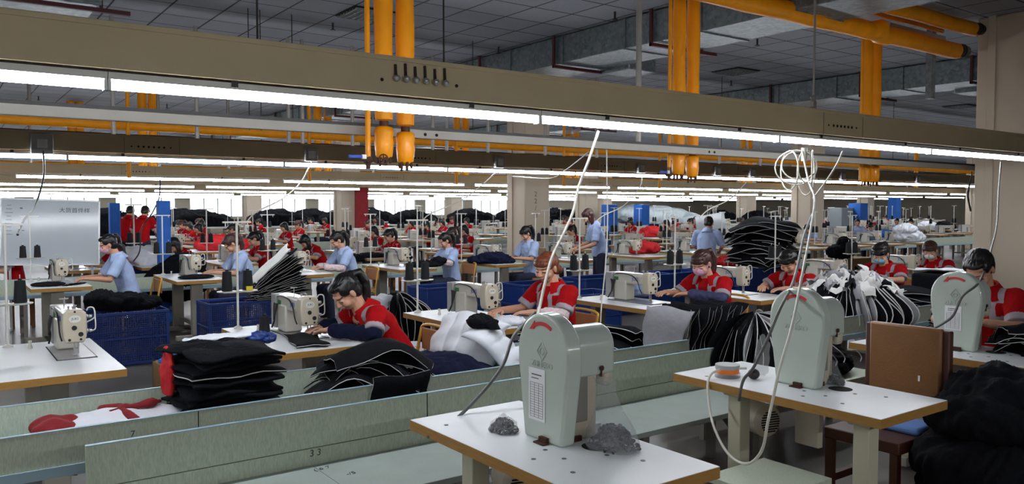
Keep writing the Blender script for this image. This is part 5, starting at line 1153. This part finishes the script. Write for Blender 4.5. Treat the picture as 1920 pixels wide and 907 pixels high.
far = [
 (352, 13.2, 'low', 'red-uniformed woman with brown hair bent low, right of the blue post'),
 (484, 13.2, 'pony', 'red-uniformed woman bent over beside the trough, in front of the left white column'),
 (592, 13.2, 'low', 'red-uniformed woman with long dark hair resting her face near her hand'),
 (698, 15.0, 'bob', 'red-uniformed woman just left of the dark red panel'),
 (736, 13.2, 'pony', 'red-uniformed worker with a dark cap behind the third blue-shirted worker'),
 (846, 12.9, 'fringe', 'upright red-uniformed woman with a name badge behind the fourth blue-shirted worker'),
 (868, 14.6, 'bob', 'red-uniformed woman right behind the upright one with a badge'),
 (1075, 13.6, 'pony', 'red-uniformed worker left of the standing woman in blue'),
 (212, 12.9, 'pony', 'red-uniformed woman bending beside the whiteboard, nearer of two'),
 (232, 14.2, 'low', 'red-uniformed woman bending beside the whiteboard, farther of two'),
 (4, 12.8, 'fringe', 'red-uniformed worker cut by the left edge behind the whiteboard'),
 (370, 19.4, 'bob', 'red-uniformed woman upright between the far machines, left of the dark jackets'),
 (337, 24.0, 'fringe', 'red-uniformed woman in the far left rows with pale collar'),
 (376, 24.4, 'bob', 'red-uniformed woman farthest at left with a ponytail, before the dark jackets'),
 (441, 19.2, 'pony', 'red-uniformed woman left of the first white column'),
 (531, 19.4, 'bob', 'red-uniformed woman in the middle rows, left of a pair'),
 (556, 21.7, 'fringe', 'red-uniformed woman in the middle rows, right of a pair'),
 (690, 22.0, 'fringe', 'red-uniformed woman behind the dark red panel\'s right side'),
 (768, 21.5, 'bob', 'red-uniformed woman in the middle rows left of centre, by dark heaps'),
 (800, 19.4, 'pony', 'red-uniformed woman half hidden behind a pole near the centre'),
 (874, 24.0, 'bob', 'red-uniformed woman far off, left of the pale column'),
 (1060, 24.0, 'fringe', 'red-uniformed worker far off, left of the second column right of centre'),
 (1181, 18.4, 'bob', 'red-uniformed woman between the two blue posts'),
 (1252, 17.2, 'pony', 'red-uniformed man sewing right of the blue posts'),
 (1262, 21.8, 'bob', 'red-uniformed woman with a ponytail under the white canvas end'),
 (1297, 19.4, 'pony', 'red-uniformed worker just left of the crooked whiteboard'),
 (1389, 17.5, 'fringe', 'red-uniformed man in front of the column, right of the crooked whiteboard'),
 (1441, 18.8, 'bob', 'red-uniformed woman behind the top of the tall black stack'),
 (1517, 12.4, 'bluef', 'woman in blue with her hand at her mouth, behind the cables'),
 (1528, 15.0, 'blue', 'worker in blue behind the woman with her hand at her mouth'),
 (1634, 12.7, 'bluef', 'woman in blue at the bright blue roll'),
 (1604, 14.4, 'blue', 'worker in blue left of the bright blue roll'),
 (1678, 14.5, 'blue', 'man in blue facing sideways, left of a pair at right'),
 (1704, 13.2, 'blue', 'man in blue looking down, right of a pair at right'),
 (1630, 18.0, 'bob', 'dark-clad worker far behind the woman at the bright blue roll'),
]
deep = []
for Y in (21.8, 27.6, 30.4):
    for k in range(12):
        px = 320 + k * 118 + (Y * 13) % 60; x = col_x(px, Y)
        if 940 < px < 1005 or x > 50 or any(abs(x - col_x(q[0], q[1])) < 1.3 and abs(Y - q[1]) < 1.4 for q in far): continue
        deep.append((x, Y, k))
hips = [(col_x(q[0], q[1]) + .15, q[1]) for q in far] + [(x, Y) for x, Y, k in deep]
rr = random.Random(5)
def far_station(x, Y, g):
    dup(ft, (x, Y, 0), 0, 'sewing table in the %s' % g, 'tables of the ' + g); dup(fh, (x + .35, Y + .55, TH), 0, 'white sewing machine in the %s' % g, 'machines of the ' + g)
    dup(fs, (x + .12, Y + 1.15, TH), rr.uniform(-.4, .4), 'thread stand in the %s' % g, 'thread stands of the ' + g, rr.uniform(.95, 1.15))
taken = []
for (Y, pt, xs, xe, nm) in farrows:
    g = '%s sewing row from the camera' % nm; own = []
    for hx, hy in sorted(hips):
        if Y - .1 <= hy <= Y + 1.3:
            taken.append((hx, hy))
            if all(abs(hx - .95 - o) > 1.1 for o in own): own.append(hx - .95)
    x = xs; allx = list(own)
    while x < xe:
        if all(abs(x - o) > 1.4 for o in own): allx.append(x)
        x += pt
    for x in sorted(allx):
        if not any(abs(x + .3 - cx) < .7 and -1.3 < Y - cy < .8 for cx, cy in ((11.1, 14.4), (21.9, 14.4), (11.5, 25.4), (22.6, 25.4), (33.4, 25.4), (33.4, 14.4))): far_station(x, Y, g)
for hx, hy in hips:
    if (hx, hy) not in taken and not any(abs(hx - .65 - cx) < .8 and -1.3 < hy - .6 - cy < .8 for cx, cy in ((11.1, 14.4), (21.9, 14.4), (11.5, 25.4), (22.6, 25.4), (33.4, 25.4), (33.4, 14.4))): far_station(hx - .95, hy - .6, 'aisle between two far rows')
wc = 0
for px, Y, mt_, lb in ((1740, 16.2, 'white fabric', 'white padded heap at the far right behind the men in blue'), (1770, 15.8, 'black fabric', 'black heap right of the men in blue'), (1545, 23.9, 'white canvas', 'white cloth heap under the blue hanging drum'), (1480, 25.0, 'white fabric', 'white cloth heap behind the top of the black stack'), (410, 16.9, 'red fabric', 'red cloth on a far table left of the first white column'), (1225, 16.8, 'red fabric', 'red cloth heap right of the blue posts'), (1262, 15.6, 'brown cloth', 'brown round cloth heap under the red worker'), (265, 13.4, 'white fabric', 'white cloth on the blue crate behind the whiteboard')):
    heap(lb, (col_x(px, Y), Y, .76 if px != 265 else .72), [((0, 0, .12), (.5, .35, .2)), ((.3, 0, .1), (.4, .3, .16))], mt_, 'cloth', 'cloth_heap', .05, 4, .025)
    if px != 265:
        for q in (-.62, .02): dup(ft, (col_x(px, Y) + q, Y - .6, 0), 0, 'one of two sewing tables side by side carrying the ' + ' '.join(lb.split(',')[0].split()[:6]), 'tables under the ' + ' '.join(lb.split()[:6]))
for o in (ft, fh, fs):
    for c in kids(o): bpy.data.objects.remove(c)
    bpy.data.objects.remove(o)

# far workers: six bodies, each worker a copy
FV = .010
tmpl = {
 'pony': person('t', (0, 0, -40), 0, 'sit', vox=FV, fingers=False, lift=.04), 'bob': person('t', (0, 0, -40), 0, 'up', vox=FV, hair='bob', fingers=False), 'low': person('t', (0, 0, -40), 0, 'bent', vox=FV, hair='long', fingers=False, lift=.08),
 'fringe': person('t', (0, 0, -40), 0, 'up', vox=FV, hair='fringe', hc='hair brown', fingers=False, pitch=.55), 'stand': person('t', (0, 0, -40), 0, 'stand', vox=FV, hair='short', fingers=False), 'blue': person('t', (0, 0, -40), 0, 'up', vox=FV, hair='short', top='shirt blue', trim=None, fingers=False), 'bluef': person('t', (0, 0, -40), 0, 'sit', vox=FV, hair='lowbun', top='shirt blue', trim=None, fingers=False)}
for q in tmpl.values(): cache(q)
stool = thing('wooden_stool', 'x', 'stool', (0, 0, -50)); MB().b2(-.17, .17, -.17, .17, .42, .46).build('seat', 'chair wood', stool)
for x in (-.14, .10):
    for y in (-.14, .10): MB().b2(x, x + .04, y, y + .04, 0, .42).build('leg', 'chair wood', stool)
cache(stool)
for i, (px, Y, k, lb) in enumerate(far):
    x = col_x(px, Y); dup(tmpl[k], (x + .15, Y, 0), {'blue': .5}.get(k, 0) + rr.uniform(-.2, .2), lb, None); dup(stool, (x + .2, Y, 0), 0, 'wooden stool of the ' + ' '.join(lb.split()[:12]).rstrip(','), None)
for px, Y, lb in ((236, 19.6, 'red-uniformed worker standing with the back turned, left of two'), (264, 18.5, 'red-uniformed worker standing bent with the back turned, right of two')):
    dup(tmpl['stand'], (col_x(px, Y), Y, 0), math.radians(-125), lb, None, 1.05)
for x, Y, k in deep:
    dup(tmpl[['pony', 'bob', 'low', 'fringe'][(k + int(Y)) % 4]], (x, Y, 0), rr.uniform(-.3, .3), 'tiny red-uniformed worker seated in the deepest sewing rows', 'workers deepest in the hall')
for o in list(tmpl.values()) + [stool]:
    for c in kids(o):
        for g in kids(c): bpy.data.objects.remove(g)
        bpy.data.objects.remove(c)
    bpy.data.objects.remove(o)
# dark garment heaps towards the far wall
hp0 = heap('heap of dark jackets on the cutting tables towards the far wall', (0, 0, -30), [((0, 0, .3), (1.1, .6, .45)), ((-.8, 0, .2), (.7, .5, .35)), ((.9, 0, .25), (.7, .5, .35)), ((.2, 0, .5), (.6, .4, .3))], 'black fabric', 'clothes heap', 'jacket_heap', .09, 2.2, .04); cache(hp0)
ct = thing('cutting_table', 'x', 'table', (0, 0, -30)); MB().b2(-1.4, 1.4, -.7, .7, .8, .86).build('top', 'white laminate', ct)
for x in (-1.3, 1.2): MB().b2(x, x + .08, -.6, .6, 0, .8).build('leg', 'grey steel paint', ct)
cache(ct)
for Y, xa, xb in ((33.4, 8.6, 30), (40, 3, 33)):
    x = xa
    while x < xb:
        if not any(abs(x - q) < 1.9 for q in (11.9, 22.8) if Y > 36 or False):
            dup(hp0, (x, Y, .86), rr.uniform(-.06, .06), 'heap of dark jackets on the cutting tables towards the far wall', 'dark jacket heaps', rr.uniform(.85, 1.0)); dup(ct, (x, Y, 0), 0, 'long cutting table under dark jackets towards the far wall', 'cutting tables')
        x += 3.25
for px, Y in ((214, 24.0), (1350, 32), (1060, 31.2), (1590, 24.4), (1420, 24.0)):
    dup(hp0, (col_x(px, Y), Y, .86), 0, 'heap of dark clothes between the far sewing rows', 'dark heaps between far rows', .8); dup(ct, (col_x(px, Y), Y, 0), 0, 'cutting table between the far sewing rows', 'cutting tables between rows', 1)
for o in (hp0, ct):
    for c in kids(o): bpy.data.objects.remove(c)
    bpy.data.objects.remove(o)
dup(c2, (col_x(262, 13.4), 13.4, .18), 0, 'blue crate behind the whiteboard, with white cloth on it', None, 1.0)

# ---------------------------------------------------------------- cables
def cable(label, pts, r, mt, name='hanging_cable'):
    P3 = [at_y(px, py, Y) for px, py, Y in pts]
    return tag(MB().tube(P3, r, 8, 0, 6).build(name, mt, angle=80), label, 'cable')
def cabled(label, pts, r, mt, name='hanging_cable'):
    P3 = [CAM + ray(px, py) * d for px, py, d in pts]
    return tag(MB().tube(P3, r, 8, 0, 6).build(name, mt, angle=80), label, 'cable')
cabled('thick white cable hanging from the nearest lamp row past the auburn-haired woman', [(1122, 246, 5.0), (1104, 300, 4.95), (1085, 350, 4.9), (1075, 395, 4.8), (1058, 435, 4.7), (1036, 480, 4.6), (1022, 530, 4.5), (1012, 575, 4.4), (1000, 625, 4.1)], .0085, 'white cable')
cabled('grey power cable looping over the left front corner of the nearest machine table', [(1004, 585, 3.9), (985, 605, 3.85), (962, 632, 3.72), (943, 684, 3.6), (905, 735, 3.5), (855, 785, 3.4), (815, 812, 3.26), (803, 819, 3.22)], .0075, 'grey cable')
cabled('slim white cable hanging from the pale rail right of the auburn-haired woman', [(1132, 268, 7.3), (1137, 280, 7.25), (1138, 340, 7.2), (1139, 420, 7.1), (1135, 500, 7.0), (1128, 570, 6.9), (1126, 606, 6.8)], .006, 'white cable')
cabled('white cable from the coil down past the middle button machine and under its table', [(1504, 283, 6.0), (1516, 340, 5.6), (1527, 372, 5.2), (1520, 430, 4.6), (1503, 520, 4.0), (1485, 610, 3.62), (1462, 690, 3.5), (1452, 735, 3.48), (1440, 790, 3.46), (1428, 845, 3.5), (1400, 869, 3.6), (1365, 850, 3.75), (1337, 795, 3.9), (1327, 735, 4.05), (1332, 703, 4.12), (1355, 692, 4.16), (1400, 690, 4.15)], .0065, 'white cable')
cabled('grey cable from the coil across the middle button machine to its table edge', [(1524, 400, 5.2), (1508, 440, 4.8), (1490, 520, 4.2), (1462, 580, 3.75), (1437, 640, 3.72), (1412, 690, 3.78), (1395, 710, 3.84), (1388, 735, 3.86), (1386, 750, 3.9)], .0075, 'grey cable')
lp = []
b = MB(); c = CAM + ray(1508, 282) * 6.05
for k, (rx, h, off) in enumerate(((.16, .26, -.06), (.10, .24, .02), (.17, .30, .07), (.12, .30, -.10), (.07, .34, .03), (.13, .22, -.02))):
    ctr = c + RT * off - Vector((0, 0, h / 2)); a2 = (RT * math.cos(k * .6) + FL * math.sin(k * .6))
    b.tube([ctr + a2 * (rx * math.sin(q)) + Vector((0, 0, h / 2 * math.cos(q))) + FL * .01 * k for q in [2 * PI * j / 20 for j in range(20)]], .0055, 8, closed=True)
b.tube([c + Vector((0, 0, .02)), c - Vector((0, 0, .08))], .022, 8)
tag(b.build('cable_coil', 'white cable', angle=80), 'coil of white cable tied under the nearest lamp row', 'cable coil')
cabled('short white cable running up from the coil to the lamp right of it', [(1524, 372, 5.7), (1545, 345, 5.8), (1568, 310, 5.95), (1580, 284, 6.05)], .007, 'white cable')
cabled('cable hanging in front of the big column to the button machine near the man', [(1877, 304, 7.9), (1872, 360, 7.6), (1869, 420, 7.0), (1860, 460, 6.4), (1850, 495, 5.6), (1835, 530, 4.9), (1805, 555, 4.75), (1788, 590, 4.75), (1770, 605, 4.75), (1752, 615, 4.8)], .0075, 'grey cable')
for k, (lb, pts) in enumerate((('cable from the left socket box down to the thread stand at the left edge', [(81, 284, 8), (82, 330, 7.6), (66, 385, 7.2), (45, 412, 6.6), (33, 440, 5.9)]), ('pale cable from the second socket box sloping down left', [(584, 302, 9.75), (565, 340, 10), (530, 372, 10), (480, 398, 10.2), (456, 425, 10.4)]), ('pale cable from the socket box at the column sloping down left', [(934, 318, 11.4), (900, 350, 12), (860, 378, 12.5), (800, 405, 12.6), (793, 430, 12.6)]), ('cable from the small socket box hanging down right of centre', [(1203, 327, 13.1), (1200, 350, 13.4), (1170, 385, 14), (1130, 405, 14), (1100, 430, 14)]), ('thin dark cable hanging by the blue post', [(300, 338, 8.8), (300, 350, 9.5), (298, 372, 12), (285, 400, 12), (265, 430, 11.8), (262, 470, 11.5), (250, 490, 11.4)]), ('dark cable drooping beside the big column', [(1822, 322, 20.3), (1822, 328, 19), (1817, 350, 10.9), (1815, 370, 10.8), (1820, 395, 10.6)]), ('thin cable sloping to the crooked whiteboard', [(1408, 333, 14.7), (1370, 372, 16.5), (1330, 392, 16), (1312, 408, 15.6)]))):
    cabled(lb, pts, .009 if k < 5 else .012, ['black cable', 'white cable'][k in (1, 2, 3, 6)])
cabled('thin white cable drooping between the pale rail and the second lamp row', [(1104, 284, 8), (1085, 300, 9), (1058, 320, 11), (1030, 334, 11.5), (960, 330, 12)], .007, 'white cable')
bpy.data.scenes.remove(WS)
